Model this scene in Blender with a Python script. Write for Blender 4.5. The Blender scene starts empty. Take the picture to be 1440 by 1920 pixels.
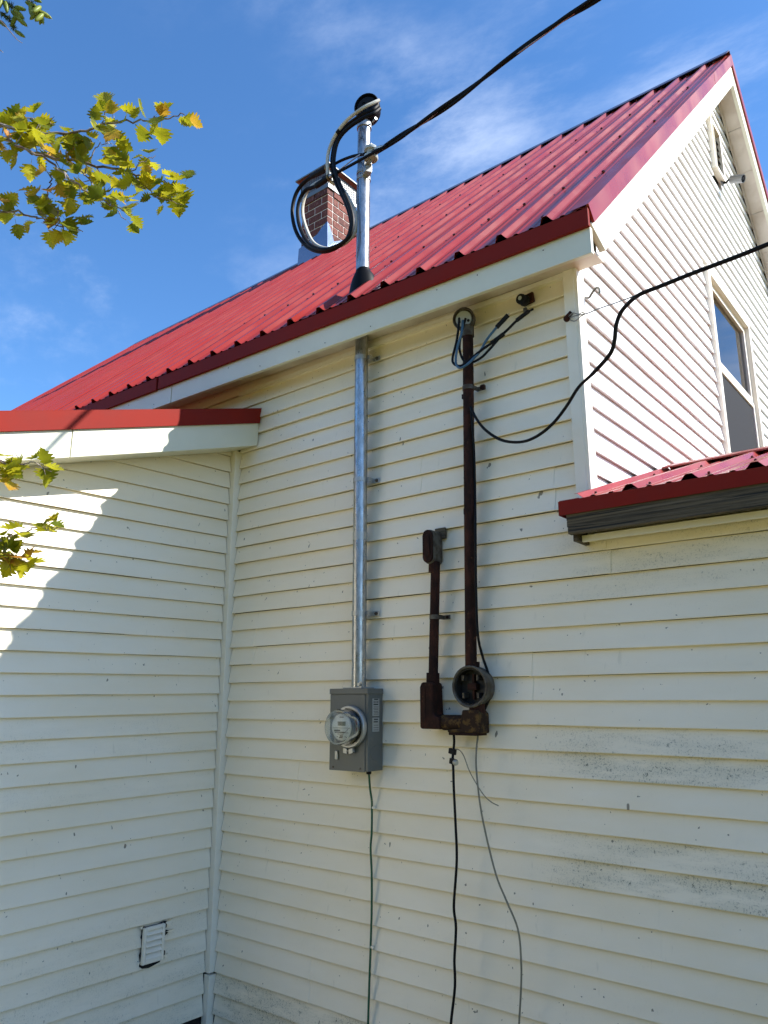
import bpy, bmesh, math, random
from mathutils import Vector, Matrix
random.seed(7)
sc = bpy.context.scene
C = sc.collection

# ------------------------------------------------------------------ camera, sky, sun, exposure
SUN = Vector((1.78, 1.0, 1.70)).normalized()
EXPOSURE = 1.0
SKY_STRENGTH = 0.13
SUN_STRENGTH = 5.0
cam_d = bpy.data.cameras.new('camera'); cam = bpy.data.objects.new('camera', cam_d); C.objects.link(cam)
cam_d.sensor_fit = 'VERTICAL'; cam_d.sensor_height = 36.0; cam_d.lens = 26.747; cam_d.clip_start = .05; cam_d.clip_end = 3000
YAW, PITCH = math.radians(38.84), math.radians(14.03)
fw0 = Vector((-math.sin(YAW), math.cos(YAW), 0)); rt = Vector((math.cos(YAW), math.sin(YAW), 0.001)).normalized()
fw = fw0*math.cos(PITCH) + Vector((0, 0, math.sin(PITCH))); up = rt.cross(fw).normalized(); rt = fw.cross(up).normalized()
cam.matrix_world = Matrix(((rt.x, up.x, -fw.x, 1.283), (rt.y, up.y, -fw.y, -3.005), (rt.z, up.z, -fw.z, 1.623), (0, 0, 0, 1)))
sc.camera = cam
sc.view_settings.view_transform = 'Standard'; sc.view_settings.look = 'None'
cy = sc.cycles; cy.max_bounces = 10; cy.diffuse_bounces = 4; cy.glossy_bounces = 4; cy.transmission_bounces = 10; cy.transparent_max_bounces = 8; cy.caustics_reflective = False; cy.caustics_refractive = False; cy.use_adaptive_sampling = True; cy.adaptive_threshold = .02; cy.use_denoising = True
sc.view_settings.gamma = 1; sc.view_settings.use_curve_mapping = False; sc.view_settings.exposure = EXPOSURE

# ------------------------------------------------------------------ node helpers
class NT:
    def __init__(s, tree): s.t = tree; s.n = tree.nodes; s.l = tree.links
    def node(s, typ, **kw):
        n = s.n.new(typ)
        for k, v in kw.items(): setattr(n, k, v)
        return n
    def put(s, sock, v):
        if isinstance(v, bpy.types.NodeSocket): s.l.new(v, sock)
        elif v is not None: sock.default_value = v
    def math(s, op, a, b=None, clamp=False):
        n = s.node('ShaderNodeMath', operation=op, use_clamp=clamp); s.put(n.inputs[0], a)
        if b is not None: s.put(n.inputs[1], b)
        return n.outputs[0]
    def ramp(s, v, a, b, lo=0., hi=1.):
        n = s.node('ShaderNodeMapRange', interpolation_type='SMOOTHSTEP'); s.put(n.inputs[0], v)
        for i, x in ((1, a), (2, b), (3, lo), (4, hi)): n.inputs[i].default_value = x
        return n.outputs[0]
    def pos(s, scale=(1, 1, 1), obj=False):
        src = s.node('ShaderNodeTexCoord').outputs['Object'] if obj else s.node('ShaderNodeNewGeometry').outputs['Position']
        m = s.node('ShaderNodeMapping'); s.l.new(src, m.inputs[0]); m.inputs['Scale'].default_value = scale
        return m.outputs[0]
    def noise(s, vec, scale, detail=4., rough=.55, w=None):
        n = s.node('ShaderNodeTexNoise'); s.put(n.inputs['Vector'], vec); n.inputs['Scale'].default_value = scale
        n.inputs['Detail'].default_value = detail; n.inputs['Roughness'].default_value = rough
        return n.outputs[0]
    def mix(s, f, a, b):
        n = s.node('ShaderNodeMix', data_type='RGBA'); s.put(n.inputs[0], f); s.put(n.inputs[6], col(a)); s.put(n.inputs[7], col(b))
        return n.outputs[2]
def col(c): return c if isinstance(c, bpy.types.NodeSocket) else (c[0], c[1], c[2], 1.)

w = bpy.data.worlds.new('World'); sc.world = w; w.use_nodes = True
W = NT(w.node_tree); W.n.clear()
sky = W.node('ShaderNodeTexSky', sky_type='NISHITA'); sky.sun_disc = False
sky.sun_elevation = math.asin(SUN.z); sky.sun_rotation = math.atan2(SUN.x, SUN.y); sky.altitude = 100; sky.air_density = 1.0; sky.dust_density = .25; sky.ozone_density = 6.0
tc = W.node('ShaderNodeTexCoord').outputs['Generated']
mp = W.node('ShaderNodeMapping'); W.l.new(tc, mp.inputs[0]); mp.inputs['Rotation'].default_value = (0.25, .35, .8); mp.inputs['Scale'].default_value = (1.0, 3.4, 5.0); mp.inputs['Location'].default_value = (11, 2, 8)
c1 = W.noise(mp.outputs[0], 1.5, 9, .64); c2 = W.noise(tc, 1.7, 3, .5)
cl = W.math('MULTIPLY', W.ramp(c1, .45, .80), W.ramp(c2, .38, .68))
cl = W.math('MULTIPLY', cl, .80)
hs = W.node('ShaderNodeHueSaturation'); hs.inputs['Saturation'].default_value = 1.12; W.l.new(sky.outputs[0], hs.inputs['Color'])
skyc = W.mix(cl, hs.outputs[0], (5.0, 5.5, 6.4))
bg = W.node('ShaderNodeBackground'); W.l.new(skyc, bg.inputs[0]); bg.inputs[1].default_value = SKY_STRENGTH
W.l.new(bg.outputs[0], W.node('ShaderNodeOutputWorld').inputs[0])
sd = bpy.data.lights.new('sun', 'SUN'); sd.energy = SUN_STRENGTH; sd.angle = math.radians(.53); sd.color = (1, .96, .89)
so = bpy.data.objects.new('sun', sd); C.objects.link(so); so.rotation_euler = SUN.to_track_quat('Z', 'Y').to_euler(); so.location = (12, 7, 14)

# ------------------------------------------------------------------ materials
MATS = {}
def mat(name, base, rough=.5, metal=0., coat=0., bump=None, spec=.5, vary=None, fn=None, ior=None):
    m = bpy.data.materials.new(name); m.use_nodes = True; T = NT(m.node_tree); b = m.node_tree.nodes['Principled BSDF']
    b.inputs['Roughness'].default_value = rough; b.inputs['Metallic'].default_value = metal
    b.inputs['Specular IOR Level'].default_value = spec; b.inputs['Coat Weight'].default_value = coat; b.inputs['Coat Roughness'].default_value = .12
    c = col(base)
    if vary: c = T.mix(T.ramp(T.noise(T.pos(), vary[1], 5), .35, .65), base, vary[0])
    if fn: c = fn(T, b, c)
    T.put(b.inputs['Base Color'], c)
    if bump:
        bn = T.node('ShaderNodeBump'); bn.inputs['Strength'].default_value = bump[1]; bn.inputs['Distance'].default_value = bump[2] if len(bump) > 2 else .002
        v = T.pos(bump[3]) if len(bump) > 3 else T.pos()
        T.l.new(T.noise(v, bump[0], 4), bn.inputs['Height']); T.l.new(bn.outputs[0], b.inputs['Normal'])
    MATS[name] = m
    return m
def objattr(T, name): 
    n = T.node('ShaderNodeAttribute', attribute_type='OBJECT', attribute_name=name); return n.outputs['Fac']
def vinyl_fn(T, b, c):
    P = T.pos()
    big = T.noise(T.pos((.8, .8, 2.5)), 1.6, 4)
    c = T.mix(T.ramp(big, .32, .7), (.895, .82, .675), (.865, .775, .605))
    fleck = T.math('MAXIMUM', T.ramp(T.noise(P, 46, 2), .735, .755), T.ramp(T.noise(T.pos((1, 1, .45)), 23, 2), .748, .760))
    c = T.mix(T.math('MULTIPLY', fleck, .8), c, (.10, .09, .07))
    streak = T.ramp(T.noise(T.pos((16, 16, 2.2)), 2.2, 3), .66, .78)
    c = T.mix(T.math('MULTIPLY', streak, .22), c, (.46, .43, .33))
    sx_ = T.node('ShaderNodeSeparateXYZ'); T.l.new(T.node('ShaderNodeNewGeometry').outputs['Position'], sx_.inputs[0])
    mil = T.math('ADD', objattr(T, 'mildew'), T.math('MULTIPLY', objattr(T, 'mildew_right'), T.ramp(sx_.outputs[0], -.42, .02)))
    patch = T.ramp(T.noise(T.pos((1.3, 1.3, 7)), 2.2, 5, .65), .36, .66)
    dots = T.math('MULTIPLY', T.ramp(T.noise(P, 150, 5, .8), .54, .62), .75)
    dots2 = T.ramp(T.noise(T.pos((1, 1, .6)), 62, 5, .75), .61, .655)
    dm = T.math('MULTIPLY', T.math('MAXIMUM', dots, dots2), patch)
    c = T.mix(T.math('MULTIPLY', dm, mil, True), c, (.045, .05, .030))
    film = T.math('MULTIPLY', T.math('MULTIPLY', patch, mil, True), .26)
    c = T.mix(film, c, (.36, .37, .28))
    b.inputs['Roughness'].default_value = .42
    return c
mat('vinyl', (.8, .79, .73), .42, bump=(30, .10, .002, (1, 1, 6)), fn=vinyl_fn)
mat('vinyl_sunlit', (.85, .855, .85), .42, vary=((.81, .81, .80), 2.5), bump=(30, .08, .002, (1, 1, 6)))  # same siding as the other walls, sunlit side's whiter tone painted into the colour
mat('trim_white', (.86, .81, .70), .38, vary=((.82, .765, .64), 5.), bump=(60, .05))
mat('fascia_white', (.72, .71, .58), .35, vary=((.68, .67, .54), 3.), bump=(8, .12, .004))
def soffit_fn(T, b, c):
    return T.mix(T.ramp(T.noise(T.pos(), 4, 5), .4, .7), (.66, .60, .52), (.50, .43, .35))
mat('soffit', (.7, .65, .58), .5, fn=soffit_fn)
def red_fn(T, b, c):
    d = T.ramp(T.noise(T.pos((5, .5, .5)), 3.2, 6, .65), .35, .75)
    r = T.ramp(T.noise(T.pos((1, .4, .4)), 6, 5), .3, .7, .24, .40); T.l.new(r, b.inputs['Roughness'])
    return T.mix(d, (.27, .021, .012), (.225, .023, .015))
mat('red_trim', (.22, .018, .012), .55, spec=.07, vary=((.20, .020, .015), 6.))
mat('red_metal', (.3, .03, .025), .3, spec=.45, fn=red_fn)
mat('ridge_red', (.06, .010, .010), .35, coat=.3)
mat('dark', (.012, .011, .010), .9)
def wood_fn(T, b, c):
    g = T.noise(T.pos((.8, 26, 40)), 2.4, 8, .75)
    c = T.mix(T.ramp(g, .32, .68), (.020, .015, .009), (.15, .115, .070))
    crack = T.ramp(T.noise(T.pos((.8, 30, 46)), 2.0, 3), .62, .67)
    return T.mix(crack, c, (.012, .011, .009))
mat('old_wood', (.2, .19, .17), .85, fn=wood_fn, bump=(3, .8, .006, (1, 20, 30)))
def galv_fn(T, b, c):
    s = T.ramp(T.noise(T.pos((1, 1, .35)), 55, 5, .7), .35, .65)
    r = T.ramp(T.noise(T.pos((1, 1, .3)), 40, 3), .3, .7, .24, .40); T.l.new(r, b.inputs['Roughness'])
    return T.mix(s, (.34, .345, .345), (.50, .50, .495))
mat('galvanised', (.7, .7, .7), .33, metal=.95, fn=galv_fn)
mat('flashing', (.21, .26, .34), .22, metal=1., bump=(9, .25, .006))
mat('cap_metal', (.19, .20, .20), .45, metal=.6)
mat('zinc', (.46, .46, .44), .42, metal=.7)
def rust_fn(T, b, c):
    c = T.mix(T.ramp(T.noise(T.pos((1, 1, .5)), 14, 6, .7), .42, .66), (.017, .0060, .0042), (.052, .016, .009))
    g = T.ramp(T.noise(T.pos(), 38, 5, .7), .60, .70)
    return T.mix(T.math('MULTIPLY', g, .6), c, (.11, .05, .018))
mat('rust', (.05, .02, .015), .8, spec=.22, fn=rust_fn, bump=(120, .5, .002))
def rusty_fn(T, b, c):
    g = T.ramp(T.noise(T.pos(), 22, 6, .7), .46, .58)
    return T.mix(g, (.030, .016, .010), (.105, .060, .020))
mat('rust_hood', (.26, .065, .035), .6, vary=((.16, .04, .03), 12.))
mat('rust_ochre', (.1, .06, .03), .85, spec=.2, fn=rusty_fn, bump=(90, .6, .002))
mat('old_grey', (.115, .105, .085), .65, metal=.2, vary=((.06, .042, .028), 30.), bump=(90, .4))
mat('socket_dark', (.012, .011, .010), .6)
mat('jaw', (.10, .09, .075), .5, metal=.7)
mat('box_grey', (.125, .128, .116), .42, vary=((.115, .118, .107), 4.), bump=(260, .06))
mat('label_foil', (.42, .43, .42), .35, metal=.3)
mat('print_black', (.03, .03, .03), .6)
mat('print_red', (.30, .03, .03), .6)
mat('meter_face', (.82, .83, .82), .5)
mat('meter_barrel', (.22, .25, .30), .3, metal=.4)
mat('brass', (.20, .14, .05), .5, metal=.5)
mat('vinyl_grey', (.33, .33, .28), .6)
mat('lcd', (.26, .29, .25), .25)

def thin_glass(name, ior):
    m = bpy.data.materials.new(name); m.use_nodes = True; T = NT(m.node_tree); T.n.clear()
    f = T.node('ShaderNodeFresnel'); f.inputs[0].default_value = ior
    g = T.node('ShaderNodeBsdfGlossy'); g.inputs['Roughness'].default_value = .01
    t = T.node('ShaderNodeBsdfTransparent'); t.inputs[0].default_value = (.93, .95, .95, 1)
    mx = T.node('ShaderNodeMixShader'); T.l.new(f.outputs[0], mx.inputs[0]); T.l.new(t.outputs[0], mx.inputs[1]); T.l.new(g.outputs[0], mx.inputs[2])
    T.l.new(mx.outputs[0], T.node('ShaderNodeOutputMaterial').inputs[0]); MATS[name] = m
thin_glass('window_glass', 1.95); thin_glass('meter_glass', 1.42)
mat('screen', (.022, .022, .025), .8, spec=.15)
mat('curtain', (.42, .44, .50), .8)
mat('curtain_edge', (.75, .76, .8), .7)
mat('black_rubber', (.0035, .0035, .004), .5, spec=.14)
mat('black_cable', (.005, .005, .006), .55, spec=.18)
mat('tape', (.006, .006, .007), .6, spec=.25)
mat('white_cable', (.62, .60, .53), .4, vary=((.50, .47, .40), 9.))
mat('blue_cable', (.045, .115, .19), .5)
mat('green_cable', (.012, .085, .045), .35)
mat('grey_cable', (.21, .19, .14), .6)
mat('steel_wire', (.30, .29, .27), .5, metal=.7)
mat('aluminium_wire', (.5, .5, .5), .45, metal=.9)
mat('porcelain', (.42, .45, .44), .25)
mat('cam_grey', (.20, .20, .195), .35, metal=.4)
def brick_fn(T, b, c):
    oi = T.node('ShaderNodeObjectInfo').outputs['Random']
    c = T.mix(oi, (.16, .036, .022), (.075, .019, .014))
    sp = T.ramp(T.noise(T.pos((1, 1, .35)), 60, 4, .7), .50, .64)
    return T.mix(T.math('MULTIPLY', sp, .5), c, (.36, .16, .12))
mat('brick', (.2, .05, .04), .85, fn=brick_fn, bump=(70, .6, .004))
mat('mortar', (.70, .63, .57), .9, bump=(80, .5, .003))
mat('concrete', (.22, .21, .19), .9, vary=((.13, .125, .11), 6.), bump=(40, .5, .005))
def grass_fn(T, b, c):
    n = T.noise(T.pos(), 2.2, 6, .7)
    return T.mix(T.ramp(n, .35, .65), (.165, .158, .042), (.215, .185, .063))
mat('lawn', (.1, .13, .04), .9, fn=grass_fn, bump=(25, .9, .03))
def leafmat(name, a, bc, cc, trans=.5, veins=False):
    m = bpy.data.materials.new(name); m.use_nodes = True; T = NT(m.node_tree); T.n.clear()
    r = T.node('ShaderNodeObjectInfo').outputs['Random']; r2 = T.noise(T.pos(), 16, 3)
    v = T.math('ADD', T.math('MULTIPLY', r, .75), T.math('MULTIPLY', r2, .25))
    c = T.mix(T.ramp(v, .25, .62), a, bc); c = T.mix(T.ramp(v, .72, .88), c, cc)
    if veins:
        sp = T.node('ShaderNodeSeparateXYZ'); T.l.new(T.node('ShaderNodeTexCoord').outputs['Object'], sp.inputs[0])
        ax = T.math('ABSOLUTE', sp.outputs[0]); u = T.math('SUBTRACT', sp.outputs[1], T.math('MULTIPLY', ax, .9))
        vn = T.ramp(T.math('ABSOLUTE', T.math('SINE', T.math('MULTIPLY', u, 420.))), .0, .30); md = T.ramp(ax, .0002, .0010)
        c = T.mix(T.math('MULTIPLY', T.math('SUBTRACT', 1., T.math('MULTIPLY', vn, md)), .55), c, (.07, .075, .012))
        rim = T.ramp(T.noise(T.pos((1, 1, 1)), 60, 3), .58, .72); c = T.mix(T.math('MULTIPLY', rim, .5), c, (.30, .10, .03))
    d = T.node('ShaderNodeBsdfPrincipled'); T.l.new(c, d.inputs['Base Color']); d.inputs['Roughness'].default_value = .45; d.inputs['Specular IOR Level'].default_value = .35
    t = T.node('ShaderNodeBsdfTranslucent'); T.l.new(T.mix(.35, c, (.55, .50, .02)), t.inputs[0])
    mx = T.node('ShaderNodeMixShader'); mx.inputs[0].default_value = trans
    T.l.new(d.outputs[0], mx.inputs[1]); T.l.new(t.outputs[0], mx.inputs[2]); T.l.new(mx.outputs[0], T.node('ShaderNodeOutputMaterial').inputs[0]); MATS[name] = m
leafmat('hawthorn_leaf', (.11, .15, .008), (.48, .45, .015), (.52, .22, .04), .5, True)
leafmat('far_leaf', (.05, .09, .012), (.09, .13, .02), (.14, .15, .03), .3)
leafmat('spruce_shoot', (.17, .23, .035), (.24, .29, .05), (.28, .31, .07), .25)
mat('spruce_needle', (.028, .055, .022), .5, vary=((.05, .085, .03), 20.))
mat('bark', (.10, .075, .06), .85, vary=((.20, .165, .14), 25.), bump=(60, .7, .004))
mat('twig', (.11, .07, .055), .6, vary=((.30, .25, .22), 30.))

# ------------------------------------------------------------------ mesh builder
class MB:
    def __init__(s): s.v = []; s.f = []
    def add(s, vs, fs):
        o = len(s.v); s.v += [tuple(v) for v in vs]; s.f += [tuple(i+o for i in f) for f in fs]; return s
    def box(s, x0, x1, y0, y1, z0, z1):
        return s.add([(x, y, z) for z in (z0, z1) for y in (y0, y1) for x in (x0, x1)], [(0, 2, 3, 1), (4, 5, 7, 6), (0, 1, 5, 4), (1, 3, 7, 5), (3, 2, 6, 7), (2, 0, 4, 6)])
    def obox(s, c, ax, ay, az):
        c, ax, ay, az = map(Vector, (c, ax, ay, az))
        return s.add([c+ax*i+ay*j+az*k for k in (-1, 1) for j in (-1, 1) for i in (-1, 1)], [(0, 2, 3, 1), (4, 5, 7, 6), (0, 1, 5, 4), (1, 3, 7, 5), (3, 2, 6, 7), (2, 0, 4, 6)])
    def loft(s, rings, caps=True, closed=True):
        n = len(rings[0]); o = len(s.v)
        for r in rings: s.v += [tuple(p) for p in r]
        for i in range(len(rings)-1):
            for j in range(n if closed else n-1):
                k = (j+1) % n; a = o+i*n
                s.f.append((a+j, a+k, a+n+k, a+n+j))
        if caps and closed: s.f.append(tuple(o+j for j in reversed(range(n)))); s.f.append(tuple(o+(len(rings)-1)*n+j for j in range(n)))
        return s
    def tube(s, pts, r, n=8, caps=True):
        pts = [Vector(p) for p in pts]; N = len(pts); rings = []; prev = None
        for i, p in enumerate(pts):
            t = (pts[min(i+1, N-1)]-pts[max(i-1, 0)]).normalized()
            if prev is None: a = t.orthogonal().normalized()
            else: a = (prev - t*prev.dot(t)).normalized()
            prev = a; b = t.cross(a); rr = r[i] if isinstance(r, (list, tuple)) else r
            rings.append([p + (a*math.cos(2*math.pi*j/n) + b*math.sin(2*math.pi*j/n))*rr for j in range(n)])
        return s.loft(rings, caps)
    def lathe(s, base, axis, prof, n=20, caps=True, sx=1., sy=1.):
        base, axis = Vector(base), Vector(axis).normalized(); a = (Vector((0, 0, 1)) - axis*axis.z); a = a.normalized() if a.length > .01 else Vector((1, 0, 0)); b = axis.cross(a)
        return s.loft([[base+axis*h+(a*math.cos(2*math.pi*j/n)*sx+b*math.sin(2*math.pi*j/n)*sy)*max(r, 1e-4) for j in range(n)] for r, h in prof], caps)
    def prism(s, poly, axis, a, b):
        def P(q, h): return {'x': (h, q[0], q[1]), 'y': (q[0], h, q[1]), 'z': (q[0], q[1], h)}[axis]
        return s.loft([[P(q, a) for q in poly], [P(q, b) for q in poly]])
    def build(s, name, m, parent=None, smooth=False, bevel=0., seg=2, angle=40):
        o = (parent_root(parent).location if parent else Vector((0, 0, 0)))
        me = bpy.data.meshes.new(name); me.from_pydata([(v[0]-o.x, v[1]-o.y, v[2]-o.z) for v in s.v], [], s.f); me.update()
        bm = bmesh.new(); bm.from_mesh(me); bmesh.ops.recalc_face_normals(bm, faces=bm.faces); bm.to_mesh(me); bm.free()
        me.materials.append(MATS[m]); ob = bpy.data.objects.new(name, me); C.objects.link(ob)
        if parent: ob.parent = parent
        if smooth:
            for p in me.polygons: p.use_smooth = True
            try: me.set_sharp_from_angle(angle=math.radians(angle))
            except Exception: pass
        if bevel:
            bv = ob.modifiers.new('bevel', 'BEVEL'); bv.width = bevel; bv.segments = seg; bv.limit_method = 'ANGLE'; bv.angle_limit = math.radians(35)
        return ob
def parent_root(o):
    while o.parent: o = o.parent
    return o
def thing(name, loc, label, cat, group=None):
    o = bpy.data.objects.new(name, None); C.objects.link(o); o.location = loc; o.empty_display_size = .1
    o['label'] = label; o['category'] = cat
    if group: o['group'] = group
    return o
def tag(o, label, cat, group=None):
    o['label'] = label; o['category'] = cat
    if group: o['group'] = group
    return o
def struct(o): o['kind'] = 'structure'; return o
def spline(pts, n=6):
    P = [Vector(p) for p in pts]; P = [P[0]*2-P[1]] + P + [P[-1]*2-P[-2]]; out = []
    for i in range(1, len(P)-2):
        a, b, c, d = P[i-1:i+3]
        for k in range(n):
            t = k/n; out.append(.5*((2*b)+(c-a)*t+(2*a-5*b+4*c-d)*t*t+(3*b-a-3*c+d)*t**3))
    out.append(P[-2]); return out

# ------------------------------------------------------------------ ground
g = MB()
R = [0, 3, 8, 20, 60, 200, 900]
n = 24
vs = [(0, 0, -.12)]; fs = []
for i, r in enumerate(R[1:]):
    for j in range(n): vs.append((r*math.cos(2*math.pi*j/n), r*math.sin(2*math.pi*j/n), -.12 + (random.uniform(-.02, .02) if r > 9 else 0)))
for j in range(n): fs.append((0, 1+j, 1+(j+1) % n))
for i in range(len(R)-2):
    for j in range(n):
        a = 1+i*n; k = (j+1) % n; fs.append((a+j, a+n+j, a+n+k, a+k))
struct(g.add(vs, fs).build('ground', 'lawn'))

# ------------------------------------------------------------------ house shell
XL = -2.345; CR = .1016; Z0 = 1.63; XR = .17; RIDGE_Y, RIDGE_Z = 3.341, 7.28
house = thing('house', (-4.4, 3.3, -.12), 'white clapboard house with steep red metal roof, brick chimney and low side roofs', 'house')
def eave_z(x): return 3.70 + .024*(XR-x)
def board(pts_lo, pts_hi, nrm, thick=.0195, segs=None, wob=.0009):
    """one clapboard: pts_lo/pts_hi = its two ends (bottom, top); nrm = unit vector out of the wall"""
    (a0, a1), (b0, b1) = pts_lo, pts_hi; a0, a1, b0, b1, nrm = map(Vector, (a0, a1, b0, b1, nrm)); m = MB()
    L = (a1-a0).length; N = segs or max(1, min(14, int(L/.28)))
    rings = []
    for i in range(N+1):
        t = i/N; lo = a0.lerp(a1, t); hi = b0.lerp(b1, t); u = (hi-lo)
        j = random.uniform(-wob, wob); dz = Vector((0, 0, random.uniform(-.0012, .0012)))
        if u.length < .012: u = u.normalized()*.012 if u.length > 1e-5 else Vector((0, 0, .012))
        un = u.normalized(); lo = lo + dz + nrm*j
        rings.append([lo - nrm*.030 + un*.0045, lo - nrm*.0040 + un*.0045, lo - nrm*.0028, lo - nrm*.0006 + un*.0007, lo + un*.0028, lo + u - nrm*thick, lo + u - nrm*.030])
    return m.loft(rings)
# main wall (plane y = 0), runs on under the low roof at the right
wall = MB().box(-5.5, -.03, .031, .12, -.05, 3.62).build('wall', 'dark', house)
MILD = {-15: 1.3, -16: 1.6}
MILDR = {-2: .8, -3: 1.6, -6: .85, -7: 1.7, 6: .5, 5: .6, 4: .35}
SEAM = {17: -1.45, 16: -1.45, 5: .065, 6: .052, -9: .15, -8: .15, 11: -.9, 10: -.9, -4: -1.72, -5: -1.72, 1: -.32, 0: -.32}
for k_ in range(-16, 15, 2):
    if k_ not in SEAM and k_+1 not in SEAM and random.random() < .62: SEAM[k_] = SEAM[k_+1] = random.choice((-2.05, -1.55, -1.02, -.43, -.18, .38, .62))+random.uniform(-.08, .08)
for k in range(-17, 20):
    z0 = Z0+k*CR; z1 = z0+CR
    xa = XL+.0345 if z0 < 3.2 else -5.5; xb = -.052 if z0 > 2.27 else 3.5
    spans = [(xa, xb)]
    if k in SEAM: spans = [(xa, SEAM[k]), (SEAM[k]-.012, xb)]
    for i, (p, q) in enumerate(spans):
        off = -.0022 if i == 0 and len(spans) == 2 else 0.
        o = board(((p, off, z0), (q, off, z0)), ((p, off, z1), (q, off, z1)), (0, -1, 0)).build('siding_board', 'vinyl', wall)
        o['mildew'] = MILD.get(k, .05); o['mildew_right'] = MILDR.get(k, 0.)
frieze = MB().prism([(-.006, 3.548), (0.03, 3.548), (.03, 3.572), (-.006, 3.572)], 'x', XL, -.06).build('frieze_strip', 'trim_white', wall)
# low addition wall behind siding
MB().box(-.02, 3.5, .031, .12, -.05, 2.27).box(3.4, 3.5, .12, 2.1, -.05, 2.3).build('wall', 'concrete', house)
# corner post between wall and gable
MB().prism([(-.060, -.013), (-.060, .02), (-.02, .02), (-.02, .062), (.010, .062), (.010, -.013), (.004, -.013), (.003, -.010), (-.008, -.010), (-.009, -.013)], 'z', 2.28, 3.585).build('corner_post', 'trim_white', wall, bevel=.0015)
# inner corner strips
MB().box(XL-.029, XL+.0300, -.0320, .029, .205, 3.166).build('corner_post', 'trim_white', wall, bevel=.002)
MB().obox((XL+.004, -.006, .04), (.022, 0, 0), (0, .024, 0), (.004, 0, .155)).build('corner_post', 'trim_white', wall, bevel=.002)
# foundation
MB().box(-9.2, 3.45, .14, 6.5, -.3, .02).build('foundation', 'concrete', house)
MB().box(-6.0, XL-.06, -2.7, .1, -.3, -.02).build('foundation', 'concrete', house)

# gable wall (plane x = 0)
gw = MB().prism([(.05, 2.3), (2.32, 2.3), (2.32, 5.97), (.05, 3.70)], 'x', -.12, -.031).prism([(3.46, 2.3), (6.63, 2.3), (6.63, 3.70), (3.46, 6.88)], 'x', -.12, -.031).prism([(2.32, 4.71), (3.46, 4.71), (3.46, 6.88), (3.341, 6.99), (2.32, 5.97)], 'x', -.12, -.031).box(-.12, -.031, 2.32, 3.46, 2.3, 3.21).build('gable_wall', 'dark', house)
CG = .1087; zg0 = Z0 + 19.18*CR
WIN = (2.32, 3.46, 3.22, 4.705)
VENT = (2.95, 3.20, 5.95, 6.40)
def rake_in(z): return max(.064, z-3.70), min(6.62, 2*RIDGE_Y+3.70-z)
NAIL_ME = None
def nails(par, pts, d, r=.0032):
    for p in pts: MB().lathe(p, d, [(r, 0), (r, .0008), (.0005, .0012)], 7).build('nail', 'rust', par)
GSEAM = {-1: .60, -2: .60, -12: 1.62, -11: 1.62, -5: 4.4, 3: 1.9, 4: 1.9}
for k in range(-13, 33):
    z0 = zg0+k*CG; z1 = z0+CG
    if z1 > 6.98: continue
    (l0, r0), (l1, r1) = rake_in(z0), rake_in(z1)
    l0, l1 = max(.064, l0), max(.064, l1)
    cuts = [(l0, r0, l1, r1)]
    for (ya, yb, za, zb) in (WIN, VENT):
        if z1 > za and z0 < zb: cuts = [(l0, ya, l1, ya), (yb, r0, yb, r1)]
    if k in GSEAM and len(cuts) == 1: s_ = GSEAM[k]; cuts = [(l0, s_, l1, s_), (s_-.015, r0, s_-.015, r1)]
    for i, (a, b, c_, d) in enumerate(cuts):
        if b-a < .02: continue
        off = .002 if (i == 0 and k in GSEAM) else 0
        o = board(((off, a, z0), (off, b, z0)), ((off, c_, z1), (off, d, z1)), (1, 0, 0), .018, wob=.0012).build('siding_board', 'vinyl_sunlit', gw)
        o['mildew'] = 0.
# ---- window in the gable
win = MB(); ya, yb, za, zb = WIN
def frame(m, x0, x1, y0, y1, z0, z1, t, tb=None):
    tb = tb or t
    return m.box(x0, x1, y0, y0+t, z0, z1).box(x0, x1, y1-t, y1, z0, z1).box(x0, x1, y0+t, y1-t, z1-t, z1).box(x0, x1, y0+t, y1-t, z0, z0+tb)
win = frame(MB(), -.06, .022, ya-.012, yb+.012, za-.01, zb+.012, .055, .07).build('window', 'trim_white', house, bevel=.003)
zm = 3.985
frame(MB(), -.055, -.012, ya+.043, yb-.043, zm, zb-.043, .045).build('upper_sash', 'trim_white', win, bevel=.003)
frame(MB(), -.050, -.006, ya+.043, yb-.043, za+.06, zm-.002, .04, .05).build('lower_sash', 'trim_white', win, bevel=.003)
MB().box(-.036, -.032, ya+.088, yb-.088, zm+.045, zb-.088).build('pane', 'window_glass', win)
MB().box(-.020, -.018, ya+.083, yb-.083, za+.11, zm-.042).build('insect_screen', 'screen', win)
cu = MB(); rows = []
for zz in (zm+.02, zb-.05):
    rows.append([(-.13+.018*math.sin(i*.9)+.012*math.sin(i*2.3), ya+.06+(yb-ya-.12)*i/48, zz) for i in range(49)])
cu.loft(rows, caps=False, closed=False).build('curtain', 'curtain', win, smooth=True)
for q in (.27, .60): MB().box(-.118, -.112, ya+(yb-ya)*q, ya+(yb-ya)*q+.012, zm+.02, zb-.05).build('curtain_edge', 'curtain_edge', win)
MB().box(-.21, -.20, ya, yb, za, zb).build('reveal', 'dark', win)
# ---- louvred vent high in the gable
ya, yb, za, zb = VENT
gv = frame(MB(), -.02, .030, ya-.02, yb+.02, za-.02, zb+.02, .035).build('gable_vent', 'trim_white', house, bevel=.002)
MB().box(-.03, -.028, ya, yb, za, zb).build('vent_back', 'dark', gv)
for i in range(6):
    z = za+.04+i*.065
    MB().obox((.0, (ya+yb)/2, z), (.012, 0, -.012), (0, (yb-ya)/2-.016, 0), (.0015, 0, .0015)).build('louvre', 'old_grey', gv)
MB().tube(spline([(.03, 2.955, 6.46), (.035, 2.95, 6.2), (.03, 2.96, 5.93)]), .006, 6).build('vent_cord', 'trim_white', gv)

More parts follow.
